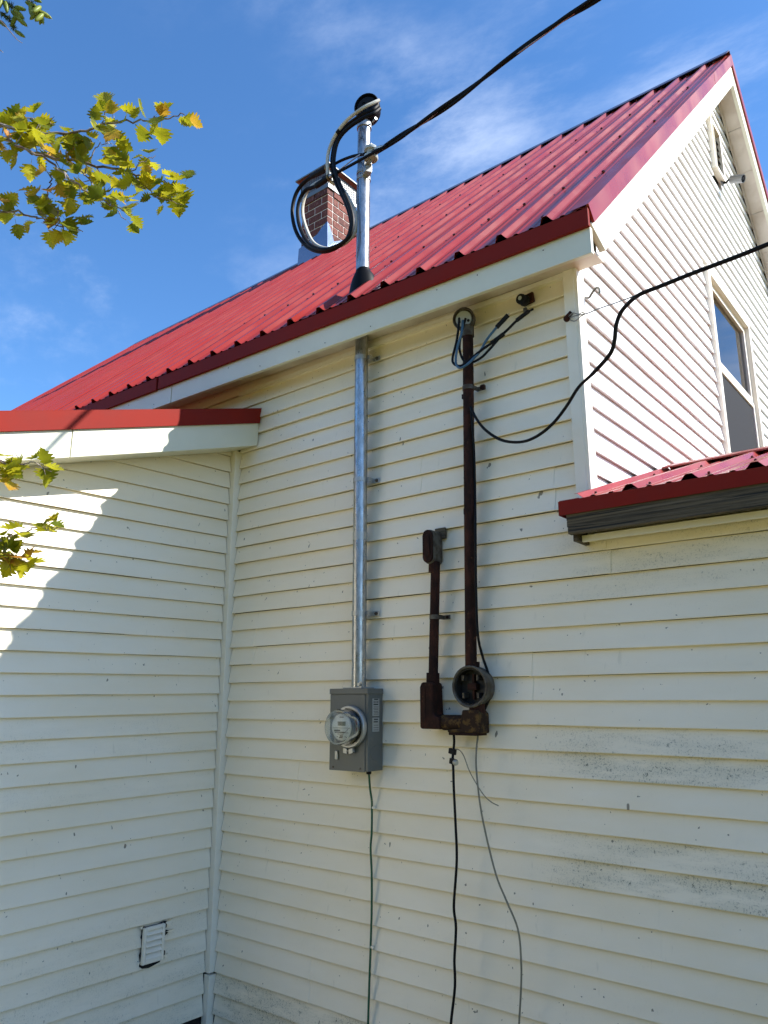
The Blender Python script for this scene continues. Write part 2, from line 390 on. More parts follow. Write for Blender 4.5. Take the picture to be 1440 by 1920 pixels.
# ------------------------------------------------------------------ main roof
roof = MB()
def deck(yo, zo):  # offset below sheets
    return [(-9.0, -.20, eave_z(-9.0)-zo), (.13, -.20, eave_z(.13)-zo), (.13, RIDGE_Y, RIDGE_Z-zo), (-9.0, RIDGE_Y, RIDGE_Z-zo)]
mir = lambda p: (p[0], 2*RIDGE_Y-p[1], p[2])
a = deck(0, .02); b = deck(0, .09)
roof.loft([a, b]); roof.loft([[mir(p) for p in a], [mir(p) for p in b]])
roof = roof.build('roof', 'dark', house)
PITCH_R = .232; RIB0 = -.027
def rib_profile(x0, x1, pitch, c0, hi=.029, lo=.0055):
    xs = []
    nmin = int(math.floor((x0-c0)/pitch))-1; nmax = int(math.ceil((x1-c0)/pitch))+1
    for n_ in range(nmin, nmax+1):
        c = c0+n_*pitch
        for dx, h in ((-.033, 0), (-.027, .006), (-.013, hi*.95), (-.009, hi), (.009, hi), (.013, hi*.95), (.027, .006), (.033, 0), (pitch*.333-.014, 0), (pitch*.333-.006, lo), (pitch*.333+.006, lo), (pitch*.333+.014, 0), (pitch*.667-.014, 0), (pitch*.667-.006, lo), (pitch*.667+.006, lo), (pitch*.667+.014, 0)):
            xs.append((c+dx, h))
    xs.sort(); out = [p for p in xs if x0 < p[0] < x1]
    def hat(x):
        for (xa, ha), (xb, hb) in zip(xs, xs[1:]):
            if xa <= x <= xb: return ha+(hb-ha)*(x-xa)/max(1e-9, xb-xa)
        return 0
    return [(x0, hat(x0))]+out+[(x1, hat(x1))]
def sheet(prof, lo, hi, nrm, th=.0012, seg=1, wob=0.):
    """prof = [(x, h)], lo(x)/hi(x) give the two ends of the sheet"""
    nrm = Vector(nrm); m = MB(); rows = []
    for s_ in (0, -th):
        for i in range(seg+1):
            t = i/seg
            rows.append([Vector(lo(x)).lerp(Vector(hi(x)), t)+nrm*(h+s_+(random.uniform(-wob, wob) if h < .002 else 0)) for x, h in prof])
    nA = seg+1; up_ = rows[:nA]; dn = rows[nA:]
    m.loft(up_, caps=False, closed=False); m.loft(dn, caps=False, closed=False)
    m.loft([up_[0], dn[0]], caps=False, closed=False)
    return m
nf = Vector((0, -1, 1)).normalized(); nb = Vector((0, 1, 1)).normalized()
xs = [.160]
while xs[-1] > -9.0: xs.append(max(-9.02, RIB0 - .012 - PITCH_R*(3+4*(len(xs)-1))))
for i in range(len(xs)-1):
    p = rib_profile(xs[i+1], xs[i], PITCH_R, RIB0)
    lift = .0035*(i % 2)
    sheet(p, lambda x: (x, -.222, eave_z(x)+lift), lambda x: (x, RIDGE_Y, RIDGE_Z+lift), nf, wob=.0).build('roof_panel', 'red_metal', roof)
    sheet(p, lambda x: (x, 2*RIDGE_Y+.222, eave_z(x)+lift), lambda x: (x, RIDGE_Y, RIDGE_Z+lift), nb).build('roof_panel', 'red_metal', roof)
scr = MB()
for i in range(40):
    x = RIB0-.048-i*PITCH_R
    if x < -9: break
    for j in range(8):
        t = .028+j*.1345+random.uniform(-.004, .004); xx = x+random.uniform(-.006, .006)+(PITCH_R*.5 if j % 2 else 0)
        P = Vector((xx, -.222, eave_z(xx))).lerp(Vector((xx, RIDGE_Y, RIDGE_Z)), t)
        scr.lathe(P, nf, [(.014, 0), (.014, .005), (.009, .006), (.009, .016), (.003, .018)], 7)
o = scr.build('roof_screw', 'ridge_red', roof); o['kind'] = 'stuff'
# ridge cap in lengths
for i, (x1, x0) in enumerate(((.165, -2.9), (-2.88, -5.95), (-5.93, -9.02))):
    prof = [(RIDGE_Y-.155, RIDGE_Z-.112), (RIDGE_Y-.150, RIDGE_Z-.100), (RIDGE_Y-.02, RIDGE_Z+.034), (RIDGE_Y, RIDGE_Z+.044), (RIDGE_Y+.02, RIDGE_Z+.034), (RIDGE_Y+.150, RIDGE_Z-.100), (RIDGE_Y+.150, RIDGE_Z-.102), (RIDGE_Y, RIDGE_Z+.041), (RIDGE_Y-.150, RIDGE_Z-.102)]
    MB().prism(prof, 'x', x0, x1).build('ridge_cap', 'ridge_red', roof)
# drip edge, fascia and soffit along the eave
def strip(x0, x1, y0, y1, d0, d1, name, m, par, bev=0.):
    N = max(2, int((x1-x0)/.6)); r = []
    for i in range(N+1):
        x = x0+(x1-x0)*i/N; z = eave_z(x); j = random.uniform(-.0025, .0025)
        r.append([(x, y0+j, z-d0), (x, y1+j, z-d0), (x, y1+j, z-d1), (x, y0+j, z-d1)])
    return MB().loft(r).build(name, m, par, bevel=bev)
for a_, b_ in ((-2.93, .168), (-6.0, -2.95), (-9.0, -6.02)):
    strip(a_, b_, -.224, -.206, .004, .092, 'drip_edge', 'red_trim', roof, .0015)
for a_, b_ in ((-2.795, .166), (-5.9, -2.803), (-9.0, -5.905)):
    fs_ = strip(a_, b_, -.203, -.180, .088, .214, 'fascia', 'fascia_white', roof, .002)
    nails(fs_, [(x_+random.uniform(-.08, .08), -.2065, eave_z(x_)-random.choice((.12, .185))) for x_ in [b_-.25-.31*t_ for t_ in range(8)] if x_ > a_+.1], (0, -1, 0))
for a_, b_ in ((-2.6, .0), (-5.6, -2.605)):
    strip(a_, b_, -.1795, .0, .126, .134, 'soffit', 'soffit', roof)
strip(.002, .128, -.1795, .02, .130, .138, 'soffit', 'soffit', roof)
MB().box(.06, .126, -.178, -.05, eave_z(0)-.128, eave_z(0)-.06).build('eave_block', 'old_wood', roof)
# back eave, plain
MB().box(-9.0, .166, 2*RIDGE_Y+.18, 2*RIDGE_Y+.203, 3.49, 3.63).build('fascia', 'fascia_white', roof)
# gable rakes
M = lambda y: 2*RIDGE_Y-y
def wavy(poly, side): return [(p[0] if side > 0 else M(p[0]), p[1]) for p in poly]
RY = RIDGE_Y
for side in (1, -1):
    segs = ((-.222, -.167, 2.55), (2.55, 2.55, RY))
    for i, (a_, b_, e_) in enumerate(segs):
        top, bot = (3.935, 3.818)
        ex = .1735+.0012*i
        MB().prism(wavy([(a_, a_+top), (b_, b_+bot), (e_, e_+bot), (e_, e_+top)], side), 'x', .1615, ex).build('rake_trim', 'red_metal', roof)
        fl = [(a_, a_+top-.002), (a_-.0014, a_+top-.0006), (e_-.0014, e_+top-.0006), (e_, e_+top-.002)]
        MB().prism(wavy([(a_, a_+top), (e_, e_+top), (e_-.001, e_+top-.0022), (a_-.001, a_+top-.0022)], side), 'x', .075, .1615).build('rake_trim', 'red_metal', roof)
    rb = []
    for (y, d) in ((-.178, 3.826), (-.03, 3.615)): rb.append((y, y+d))
    N = 9; low = []
    for i in range(1, N+1):
        y = -.03+(RY+.03)*i/N; low.append((y, y+3.615+(random.uniform(-.006, .006) if i < N else 0)))
    poly = wavy(rb+low+[(RY, RY+3.826)], side)
    MB().prism(poly, 'x', .132, .1605).build('rake_board', 'fascia_white', roof, bevel=.002)
    for i in range(12):
        y0 = -.0+i*RY/12; y1 = y0+RY/12-.004; d = 3.655+.002*(i % 2)
        MB().prism(wavy([(y0, y0+d), (y1, y1+d), (y1, y1+d+.008), (y0, y0+d+.008)], side), 'x', .002, .132).build('soffit', 'soffit', roof)
    MB().prism(wavy([(.02, .02+3.628), (RY, RY+3.628), (RY, RY+3.652), (.02, .02+3.652)], side), 'x', .001, .016).build('soffit_trim', 'soffit', roof)

# ------------------------------------------------------------------ brick chimney
CX0, CX1, CY0, CY1 = -4.955, -4.505, 3.05, 3.56
ch = MB().box(CX0+.006, CX1-.006, CY0+.006, CY1-.006, 6.9, 7.955).build('chimney', 'mortar', house)
brick_me = {}
def brick(x0, x1, y0, y1, z0, z1):
    key = (round(x1-x0, 3), round(y1-y0, 3), round(z1-z0, 3)); c_ = Vector(((x0+x1)/2, (y0+y1)/2, (z0+z1)/2)) - house.location
    if key not in brick_me:
        m = MB().box(-key[0]/2, key[0]/2, -key[1]/2, key[1]/2, -key[2]/2, key[2]/2)
        me = bpy.data.meshes.new('brick'); me.from_pydata(m.v, [], m.f); me.materials.append(MATS['brick']); brick_me[key] = me
    o = bpy.data.objects.new('brick', brick_me[key]); C.objects.link(o); o.parent = ch; o.location = c_
    o.rotation_euler = (random.uniform(-.006, .006), random.uniform(-.006, .006), 0)
BH = .103; nrow = 10
for r in range(nrow):
    z0 = 6.93+r*BH; z1 = z0+BH-.017
    pr_ = .012 if r == nrow-1 else random.uniform(0, .002)
    odd = r % 2
    fx = [(CX0, CX0+.215), (CX0+.232, CX1)] if odd else [(CX0, CX0+.103), (CX0+.120, CX0+.332), (CX0+.349, CX1)]
    for (a_, b_) in fx: brick(a_, b_, CY0-pr_, CY0+.09, z0, z1); brick(a_, b_, CY1-.09, CY1+pr_, z0, z1)
    L0, L1 = CY0+.106, CY1-.106
    fy = [(L0, L0+.192), (L0+.208, L1)] if odd else [(L0, L0+.085), (L0+.101, L1)]
    for (a_, b_) in fy: brick(CX1-.09, CX1+pr_, a_, b_, z0, z1); brick(CX0-pr_, CX0+.09, a_, b_, z0, z1)
def rz(y): return y+3.939 if y < RY else 2*RY-y+3.939
MB().prism([(CX0-.05, 6.93), (CX0-.03, 7.25), (-4.80, 7.29), (-4.66, 7.33), (-4.56, 7.41), (CX1+.014, 7.44), (CX1+.03, 6.93)], 'y', CY0-.016, CY0-.0135).build('flashing', 'flashing', ch)
MB().prism([(CY0-.016, 6.97), (CY0-.016, 7.44), (CY0+.05, 7.36), (CY0+.11, 7.22), (CY0+.19, 7.27), (CY0+.30, 7.34), (CY0+.42, 7.32), (CY0+.52, 7.10)], 'x', CX1+.0135, CX1+.016).build('flashing', 'flashing', ch)
MB().box(CX0-.02, CX1+.02, CY0-.02, CY1+.02, 7.935, 7.99).build('cap_skirt', 'cap_metal', ch, bevel=.003)
sk = MB(); zA, zB = 7.99, 8.20
for fx0, fx1, fixed, ax in ((CX0-.012, CX1+.012, CY0-.014, 'x'), (CX0-.012, CX1+.012, CY1+.014, 'x'), (CY0-.012, CY1+.012, CX1+.014, 'y'), (CY0-.012, CY1+.012, CX0-.014, 'y')):
    L = fx1-fx0; nV = 15; nH = 8
    for i in range(nV+1):
        u = fx0+L*i/nV; hw = .016 if i in (0, nV) else .006
        b_ = (u-hw, u+hw, fixed-.0015, fixed+.0015, zA, zB) if ax == 'x' else (fixed-.0015, fixed+.0015, u-hw, u+hw, zA, zB)
        sk.box(*b_)
    for j in range(nH+1):
        zz = zA+(zB-zA)*j/nH; hh = .010 if j in (0, nH) else .005
        b_ = (fx0, fx1, fixed-.0025, fixed+.0005, zz-hh, zz+hh) if ax == 'x' else (fixed-.0005, fixed+.0025, fx0, fx1, zz-hh, zz+hh)
        sk.box(*b_)
sk.build('spark_screen', 'cap_metal', ch)
MB().loft([[(CX0-.02, CY0-.02, 8.20), (CX1+.02, CY0-.02, 8.20), (CX1+.02, CY1+.02, 8.20), (CX0-.02, CY1+.02, 8.20)], [(CX0-.062, CY0-.062, 8.222), (CX1+.062, CY0-.062, 8.222), (CX1+.062, CY1+.062, 8.222), (CX0-.062, CY1+.062, 8.222)]]).build('cap_hood', 'rust_hood', ch)
MB().box(CX0-.075, CX1+.075, CY0-.075, CY1+.075, 8.224, 8.244).build('cap_lid', 'cap_metal', ch, bevel=.003)

# ------------------------------------------------------------------ lean-to on the left
lw = MB().prism([(-2.62, -.05), (.02, -.05), (.02, 3.19), (-2.62, 2.35)], 'x', XL-.12, XL-.031).box(-6.0, XL-.1, -2.66, -2.58, -.05, 2.3).build('lean_to_wall', 'dark', house)
def zrk(y): return 3.171+.3206*y   # underside of the rake fascia
def lz(n_, y): return .312+.1045*n_+(-.003+.00135*n_)*y
LSEAM = {20: -.50, 19: -.50, 16: -.68, 15: -.69, 8: -.9, 7: -.9, 3: -.3}
for n_ in range(-3, 28):
    def lim(nn):
        y = -2.6
        while y < -.02 and lz(nn, y) > zrk(y)+.06: y += .01
        return y
    ye = -.0365; y0 = lim(n_); y1 = lim(n_+1)
    if y0 >= ye-.02: continue
    y1 = min(y1, ye-.005)
    spans = [(y0, ye, y1, ye)]
    if n_ in LSEAM: s_ = LSEAM[n_]; spans = [(y0, s_, y1, s_), (s_-.012, ye, s_-.012, ye)]
    for i, (p, q, r_, t_) in enumerate(spans):
        off = .002 if i == 0 and len(spans) == 2 else 0
        o = board(((XL+off, p, lz(n_, p)), (XL+off, q, lz(n_, q))), ((XL+off, r_, lz(n_+1, r_)), (XL+off, t_, lz(n_+1, t_))), (1, 0, 0), .018).build('siding_board', 'vinyl', lw)
        o['mildew'] = {-3: .7, -2: .55, -1: .5, 0: .35, 1: .35, 2: .2, 8: .2, 10: .25, 11: .2}.get(n_, .05)
lr = MB(); XO = XL+.20
dk = lambda y, d: (y, zrk(y)+.225-d)
lr.prism([dk(.0, .0), dk(-2.95, .0), dk(-2.95, .05), dk(.0, .05)], 'x', -6.2, XO-.03)
lr = lr.build('lean_to_roof', 'dark', house)
nl = Vector((0, -.3206, 1)).normalized()
xx = XO-.02; i = 0
while xx > -6.1:
    p = rib_profile(max(-6.2, xx-.928), xx, .232, XO-.12)
    sheet(p, lambda x: (x, -3.0, zrk(-3.0)+.232), lambda x: (x, -.002, zrk(-.002)+.232), nl).build('roof_panel', 'red_metal', lr); xx -= .926
def ly(y, d): return (y, zrk(y)+d)
MB().prism([ly(-.004, .0), ly(.0, .03), (-.0, zrk(0)+.150), ly(-1.20, .147)] + [ly(-1.20, .0)] + [ly(-.6, -.002)], 'x', XO-.022, XO).build('rake_board', 'fascia_white', lr, bevel=.002)
MB().prism([ly(-1.204, .0), ly(-1.204, .147), ly(-2.98, .147), ly(-2.98, .0)], 'x', XO-.0235, XO-.0015).build('rake_board', 'fascia_white', lr, bevel=.002)
MB().prism([(.0, zrk(0)+.146), (.006, zrk(0)+.243), ly(-3.0, .243), ly(-3.0, .140)], 'x', XO+.002, XO+.014).build('rake_trim', 'red_trim', lr, bevel=.001)
MB().prism([(.006, zrk(0)+.243), ly(-3.0, .243), ly(-3.0, .246), (.006, zrk(0)+.246)], 'x', XO-.09, XO+.014).build('rake_trim', 'red_trim', lr)
MB().prism([ly(-.003, .004), ly(-2.9, .004), ly(-2.9, .013), ly(-.003, .013)], 'x', XL+.001, XO-.022).build('soffit', 'fascia_white', lr)
MB().box(XL+.06, XO-.03, -.06, -.004, zrk(-.05)+.02, zrk(-.05)+.12).build('packing_block', 'dark', lr)
# torn louvred wall vent in the lean-to siding
V0, V1, VZ0, VZ1 = -.452, -.325, .338, .508
wv = thing('wall_vent', (XL, -.39, .338), 'white louvred vent set crookedly in a torn hole low on the left wall', 'vent')
jag = [(V0-.004, VZ0-.006), (V0-.001, .36), (V0-.008, .385), (V0-.001, .40), (V0-.001, .455), (V0-.007, .465), (V0-.002, .48), (V0-.006, VZ1+.010), (-.43, VZ1+.002), (-.36, VZ1+.001), (-.322, VZ1+.008), (-.306, VZ1+.004), (-.306, .485), (V1+.006, .475), (-.288, .464), (-.300, .452), (V1+.004, .440), (V1+.002, .40), (V1+.003, .385), (-.306, .372), (-.308, .352), (V1-.004, .350), (V1-.010, VZ0-.012), (-.40, VZ0-.024), (-.44, VZ0-.018)]
MB().prism(jag, 'x', XL-.003, XL+.0022).build('torn_hole', 'dark', wv)
frame(MB(), XL-.002, XL+.020, V0, V1, VZ0, VZ1, .017, .022).build('vent_frame', 'trim_white', wv, bevel=.004)
MB().box(XL+.001, XL+.004, V0+.01, V1-.01, VZ0+.01, VZ1-.01).build('vent_back', 'old_grey', wv)
for i in range(5):
    z = VZ0+.034+i*.0275
    MB().obox((XL+.012, (V0+V1)/2, z), (.0085, 0, -.0115), (0, (V1-V0)/2-.0175, 0), (.0012, 0, .001)).build('louvre', 'trim_white', wv)
for (yy, zz, a_, b_) in ((-.298, VZ1-.002, .018, .02), (-.285, .463, .024, .009), (-.304, .352, .012, .012), (V0-.012, VZ1+.006, .010, .010), (V0-.014, .352, .009, .008)):
    MB().add([(XL+.004, yy-a_, zz), (XL+.018, yy, zz+b_), (XL+.006, yy+a_*1.2, zz+b_*.4), (XL+.010, yy+.2*a_, zz-b_)], [(0, 1, 2), (0, 2, 3)]).build('torn_flap', 'vinyl', wv)

# ------------------------------------------------------------------ low addition roof at the right
AE_Y, AE_Z, AR_Y, AR_Z = -.165, 2.432, 1.0, 2.83
ar = MB(); t_ = (AR_Z-AE_Z)/(AR_Y-AE_Y)
ar.prism([(-.12, AE_Z-.03), (AR_Y, AR_Z-.03), (2.2, AE_Z-.03), (2.2, AE_Z-.10), (AR_Y, AR_Z-.10), (-.12, AE_Z-.10)], 'x', .004, 3.6)
ar = ar.build('porch_roof', 'dark', house)
na = Vector((0, -t_, 1)).normalized(); nab = Vector((0, t_, 1)).normalized()
xx = .004; 
while xx < 3.5:
    x1 = min(3.62, xx+.915)
    p = rib_profile(xx, x1, .2286, .004, .022)
    sheet(p, lambda x: (x, AE_Y, AE_Z), lambda x: (x, AR_Y, AR_Z), na).build('roof_panel', 'red_metal', ar)
    sheet(p, lambda x: (x, 2.25, AE_Z), lambda x: (x, AR_Y, AR_Z), nab).build('roof_panel', 'red_metal', ar)
    xx = x1
MB().prism([(-.066, AE_Y-.004), (.02, AE_Y-.004), (.02, -.016), (-.066, -.016)], 'z', AE_Z-.002, AE_Z+.002).build('roof_lip', 'red_metal', ar)
MB().box(-.072, 3.62, AE_Y-.004, AE_Y+.002, AE_Z-.060, AE_Z-.001).box(-.072, -.068, AE_Y, -.02, AE_Z-.060, AE_Z-.001).build('drip_edge', 'red_trim', ar)
zt_, zb_ = AE_Z-.058, AE_Z-.140
bd = MB(); NS = 3
for q in range(NS):
    za_ = zt_+(zb_-zt_)*q/NS; zb2 = zt_+(zb_-zt_)*(q+1)/NS+.0004; x0 = -.058+random.uniform(0, .014)+(.012 if q == 2 else 0)
    rr = []
    for x in [x0, x0+.006, .05, .3, .6, .9, 1.4, 2.2, 3.6]:
        j_ = random.uniform(-.0006, .0006); e_ = (.004 if x == x0 else 0)
        rr.append([(x, AE_Y+.005+j_+e_, za_-e_*.4), (x, AE_Y+.005+j_+e_, zb2+e_*.4), (x, AE_Y+.04, zb2), (x, AE_Y+.04, za_)])
    bd.loft(rr)
bd = bd.build('weathered_board', 'old_wood', ar)
MB().box(-.036, -.018, AE_Y+.045, -.004, AE_Z-.165, AE_Z-.06).build('weathered_block', 'old_wood', ar)
MB().box(-.012, 3.6, AE_Y+.078, -.003, AE_Z-.150, AE_Z-.140).build('soffit', 'trim_white', ar)
MB().box(-.012, 3.6, AE_Y+.0765, AE_Y+.09, AE_Z-.165, AE_Z-.139).build('trim_strip', 'trim_white', ar)
for i, (x0, x1) in enumerate(((.02, 1.9), (1.88, 3.62))):
    MB().prism([(AR_Y-.11, AR_Z-.016), (AR_Y-.105, AR_Z-.006), (AR_Y-.01, AR_Z+.030), (AR_Y, AR_Z+.034), (AR_Y+.01, AR_Z+.030), (AR_Y+.11, AR_Z-.006), (AR_Y+.11, AR_Z-.009), (AR_Y, AR_Z+.031), (AR_Y-.105, AR_Z-.009)], 'x', x0, x1).build('ridge_cap', 'red_metal', ar)
sm = MB()
for i in range(15):
    for j, tt in enumerate((.10, .42, .74, .93)):
        x = .045+i*.2286+(.09 if j % 2 else 0); P = Vector((x, AE_Y, AE_Z)).lerp(Vector((x, AR_Y, AR_Z)), tt)
        sm.lathe(P, na, [(.009, 0), (.009, .003), (.0055, .0035), (.0055, .010), (.003, .0115)], 7)
o = sm.build('roof_screw', 'ridge_red', ar); o['kind'] = 'stuff'
# ------------------------------------------------------------------ new service mast and meter
def text_mesh(txt, size, loc, xdir, zdir, m, parent, name='print'):
    cu = bpy.data.curves.new('t', 'FONT'); cu.body = txt; cu.size = size; cu.align_x = 'CENTER'; cu.align_y = 'CENTER'
    ob = bpy.data.objects.new('t', cu); C.objects.link(ob); dg = bpy.context.evaluated_depsgraph_get()
    me = bpy.data.meshes.new_from_object(ob.evaluated_get(dg)); bpy.data.objects.remove(ob)
    xd, zd = Vector(xdir), Vector(zdir); b = MB(); b.add([Vector(loc)+xd*v.co.x+zd*v.co.y for v in me.vertices], [tuple(p.vertices) for p in me.polygons])
    bpy.data.meshes.remove(me)
    return b.build(name, m, parent)
MX, MY = -1.250, -.058
mast = thing('service_mast', (MX, MY, 1.70), 'shiny galvanised conduit rising from the grey meter box through the eave to a black weatherhead', 'conduit')
MB().tube([(MX, MY, 1.692), (MX, MY, 2.462)], .0365, 24).build('conduit', 'galvanised', mast, smooth=True)
MB().tube([(MX, MY, 2.458), (MX, MY, 3.60)], .0365, 24).build('conduit', 'galvanised', mast, smooth=True)
MB().tube([(MX+.001, MY, 3.60), (MX+.004, MY, 5.03)], .0385, 24).build('mast_pipe', 'galvanised', mast, smooth=True)
MB().tube([(MX, MY, 2.440), (MX, MY, 2.482)], .0385, 24).build('coupling', 'zinc', mast, smooth=True)
for z in (3.468, 2.765, 2.060):
    st = MB()
    n_ = 14; r0, r1 = .0375, .0400
    arc = [math.radians(-10-200*i/n_) for i in range(n_+1)]
    for i in range(n_):
        a0, a1 = arc[i], arc[i+1]
        q = [(MX+r*math.cos(a), MY+r*math.sin(a)) for r, a in ((r0, a0), (r1, a0), (r1, a1), (r0, a1))]
        st.prism(q, 'z', z-.012, z+.012)
    st.box(MX+.038, MX+.050, MY+.004, MY+.0075, z-.012, z+.012).box(MX+.0485, MX+.052, MY+.004, -.004, z-.013, z+.013).box(MX+.050, MX+.088, -.0075, -.004, z-.013, z+.013)
    st = st.build('pipe_strap', 'zinc', mast)
    MB().lathe((MX+.070, -.0075, z), (0, -1, 0), [(.0095, 0), (.0095, .004), (.007, .005), (.006, .010), (.002, .011)], 8).build('bolt', 'old_grey', st)
# rubber roof boot
bt = MB(); rings = []
for f_, (rr_, h) in enumerate(((.088, .0), (.084, .012), (.080, .035), (.074, .060), (.064, .090), (.053, .112), (.046, .122), (.041, .140))):
    ring = []
    for j in range(28):
        a = 2*math.pi*j/28; x = MX+.004+rr_*math.cos(a); y = MY+rr_*math.sin(a)*(.92); k = max(0, 1-h/.15)
        ring.append((x, y, 3.868+h+ (y-MY)*k*1.0 + .012))
    rings.append(ring)
bt.loft(rings).build('roof_boot', 'black_rubber', mast, smooth=True)
MB().obox((MX-.005, MY, 3.884), (.100, 0, 0), (0, .078, .078), (0, -.002, .002)).build('boot_flange', 'black_rubber', mast, bevel=.003)
# weatherhead
hd = Vector((.42, -.90, .02)).normalized(); hc = Vector((MX+.030, MY+.0, 5.095))
wh = MB().lathe(hc-hd*.060, hd, [(.020, -.020), (.058, -.010), (.078, .018), (.084, .050), (.084, .085), (.080, .090), (.076, .088), (.072, .070), (.0, .070)], 26, sx=1.12, sy=.92).build('weather_head', 'black_rubber', mast, smooth=True)
MB().tube([(MX+.004, MY, 4.965), (MX+.004, MY, 5.035)], .0445, 24).build('head_collar', 'zinc', mast, smooth=True)
MB().lathe(hc+hd*.012, hd, [(.066, 0), (.066, .006), (.0, .006)], 22, sx=1.12, sy=.92).build('wire_plate', 'tape', wh)
for (dx, dz) in ((.020, .020), (-.018, .024), (.022, -.022), (-.020, -.022)):
    s_ = hd.cross(Vector((0, 0, 1))).normalized()
    MB().lathe(hc+hd*.018-s_*dx+Vector((0, 0, dz)), hd, [(.014, 0), (.014, .004), (.010, .005), (.010, .001), (0, .001)], 12).build('bushing', 'black_cable', wh)
MB().lathe((MX+.060, MY+.012, 4.995), (1, -.3, 0), [(.006, 0), (.006, .03), (.009, .03), (.009, .036), (.002, .036)], 8).build('set_screw', 'zinc', wh)
# insulator bracket on the mast
ib = MB()
for z in (4.615, 4.655):
    ib.tube([(MX+.003, MY, z-.010), (MX+.003, MY, z+.010)], .0425, 20)
ib = ib.build('clamp_band', 'zinc', mast, smooth=True)
ic = Vector((MX+.105, MY-.055, 4.705))
MB().obox((MX+.055, MY-.030, 4.635), (.022, -.012, 0), (.010, .018, 0), (0, 0, .026)).build('bracket', 'zinc', mast, bevel=.003)
MB().obox((MX+.080, MY-.042, 4.660), (.030, -.016, .004), (.008, .014, 0), (0, 0, .0035)).obox((MX+.080, MY-.042, 4.752), (.034, -.018, .004), (.008, .014, 0), (0, 0, .0035)).obox((MX+.050, MY-.026, 4.706), (.003, -.002, 0), (.008, .014, 0), (0, 0, .048)).build('clevis', 'zinc', mast)
MB().lathe((ic.x, ic.y, 4.664), (0, 0, 1), [(.014, 0), (.038, .003), (.043, .012), (.041, .024), (.026, .030), (.021, .042), (.026, .054), (.040, .060), (.042, .072), (.036, .082), (.012, .085)], 22).build('spool_insulator', 'porcelain', mast, smooth=True)
MB().tube([(ic.x, ic.y, 4.635), (ic.x, ic.y, 4.775)], .006, 10).build('clevis_pin', 'zinc', mast)

# meter box
BX0, BX1, BY, BZ0, BZ1 = -1.386, -1.142, -.116, 1.304, 1.690
mb = thing('meter_box', (MX, -.03, BZ0), 'grey steel meter box with round glass electric meter at the foot of the conduit', 'meter box')
en = MB().box(BX0, BX1, BY+.004, -.001, BZ0, BZ1-.008).build('enclosure', 'box_grey', mb, bevel=.003)
MB().box(BX0-.001, BX1-.016, BY, BY+.004, BZ0-.003, BZ1-.030).build('cover', 'box_grey', mb, bevel=.002)
MB().box(BX0-.004, BX1+.004, BY-.004, -.001, BZ1-.029, BZ1-.002).build('lid', 'box_grey', mb, bevel=.003)
MB().box(MX-.060, MX+.060, MY-.052, MY+.048, BZ1-.002, BZ1+.004).build('hub_plate', 'zinc', mb, bevel=.002)
MB().box(MX+.040, MX+.056, MY-.045, MY-.040, BZ1+.004, BZ1+.030).lathe((MX+.050, MY-.05, BZ1+.016), (0, -1, 0), [(.008, 0), (.008, .012), (.002, .013)], 8).build('ground_lug', 'zinc', mb)
for x in (BX0+.026, BX1-.045):
    MB().lathe((x, BY, BZ0+.012), (0, -1, 0), [(.005, 0), (.005, .002), (.001, .003)], 10).build('screw', 'old_grey', mb)
MC = (-1.243, 1.507)
def mlathe(prof, y, n=40): return MB().lathe((MC[0], y, MC[1]), (0, -1, 0), prof, n)
ring = mlathe([(.086, 0), (.097, 0), (.100, .006), (.100, .020), (.096, .026), (.088, .026), (.086, .018)], BY-.001).build('meter_ring', 'zinc', mb, smooth=True)
MB().obox((MC[0]-.018, BY-.020, MC[1]-.111), (.012, 0, -.002), (0, .008, 0), (0, 0, .012)).obox((MC[0]+.018, BY-.020, MC[1]-.111), (.012, 0, .002), (0, .008, 0), (0, 0, .012)).tube([(MC[0]-.034, BY-.020, MC[1]-.112), (MC[0]+.036, BY-.020, MC[1]-.112)], .004, 8).build('ring_latch', 'zinc', ring, bevel=.002)
met = mlathe([(.078, 0), (.078, .030), (.072, .034), (.072, .062), (.064, .066), (.0, .066)], BY-.004).build('meter', 'meter_barrel', mb, smooth=True)
mlathe([(.062, 0), (.062, .003), (0, .003)], BY-.071).build('dial', 'meter_face', met)
mlathe([(.080, 0), (.083, .004), (.083, .030), (.081, .088), (.083, .092), (.082, .100), (.074, .105), (.0, .106), (.0, .103), (.072, .102), (.078, .094), (.078, .004)], BY-.003, 48).build('glass_cover', 'meter_glass', met, smooth=True)
fy = BY-.0745
MB().box(MC[0]-.024, MC[0]+.026, fy-.001, fy, MC[1]+.006, MC[1]+.026).build('display', 'lcd', met)
text_mesh('0317', .019, (MC[0]+.001, fy-.0016, MC[1]+.016), (1, 0, 0), (0, 0, 1), 'print_black', met)
pr = MB()
for (x0, x1, z, h) in ((-.055, .055, -.004, .0007), (-.046, -.008, -.016, .0035), (-.042, .020, -.024, .0022), (-.025, .010, -.032, .0014), (-.010, .010, -.041, .0028), (-.014, .008, -.048, .0022), (-.012, .014, .046, .0016), (.024, .046, -.026, .0010), (-.028, -.024, -.044, .002), (.022, .026, -.044, .002), (.030, .034, -.046, .002)):
    pr.box(MC[0]+x0, MC[0]+x1, fy-.0008, fy, MC[1]+z-h, MC[1]+z+h)
pr.obox((MC[0]+.028, fy-.0004, MC[1]-.020), (.018, 0, .014), (0, .0004, 0), (-.0004, 0, .0005)).build('dial_print', 'print_black', met)
lb = MB(); 
for a0, a1, y0, y1 in ((-.35, .55, .036, .060),):
    rr_ = []
    for i in range(9):
        a = a0+(a1-a0)*i/8; rr_.append([(MC[0]+.0727*math.cos(a), BY-y, MC[1]+.0727*math.sin(a)) for y in (y0, y1)])
    lb.loft(rr_, caps=False, closed=False)
lb.build('side_label', 'label_foil', met)
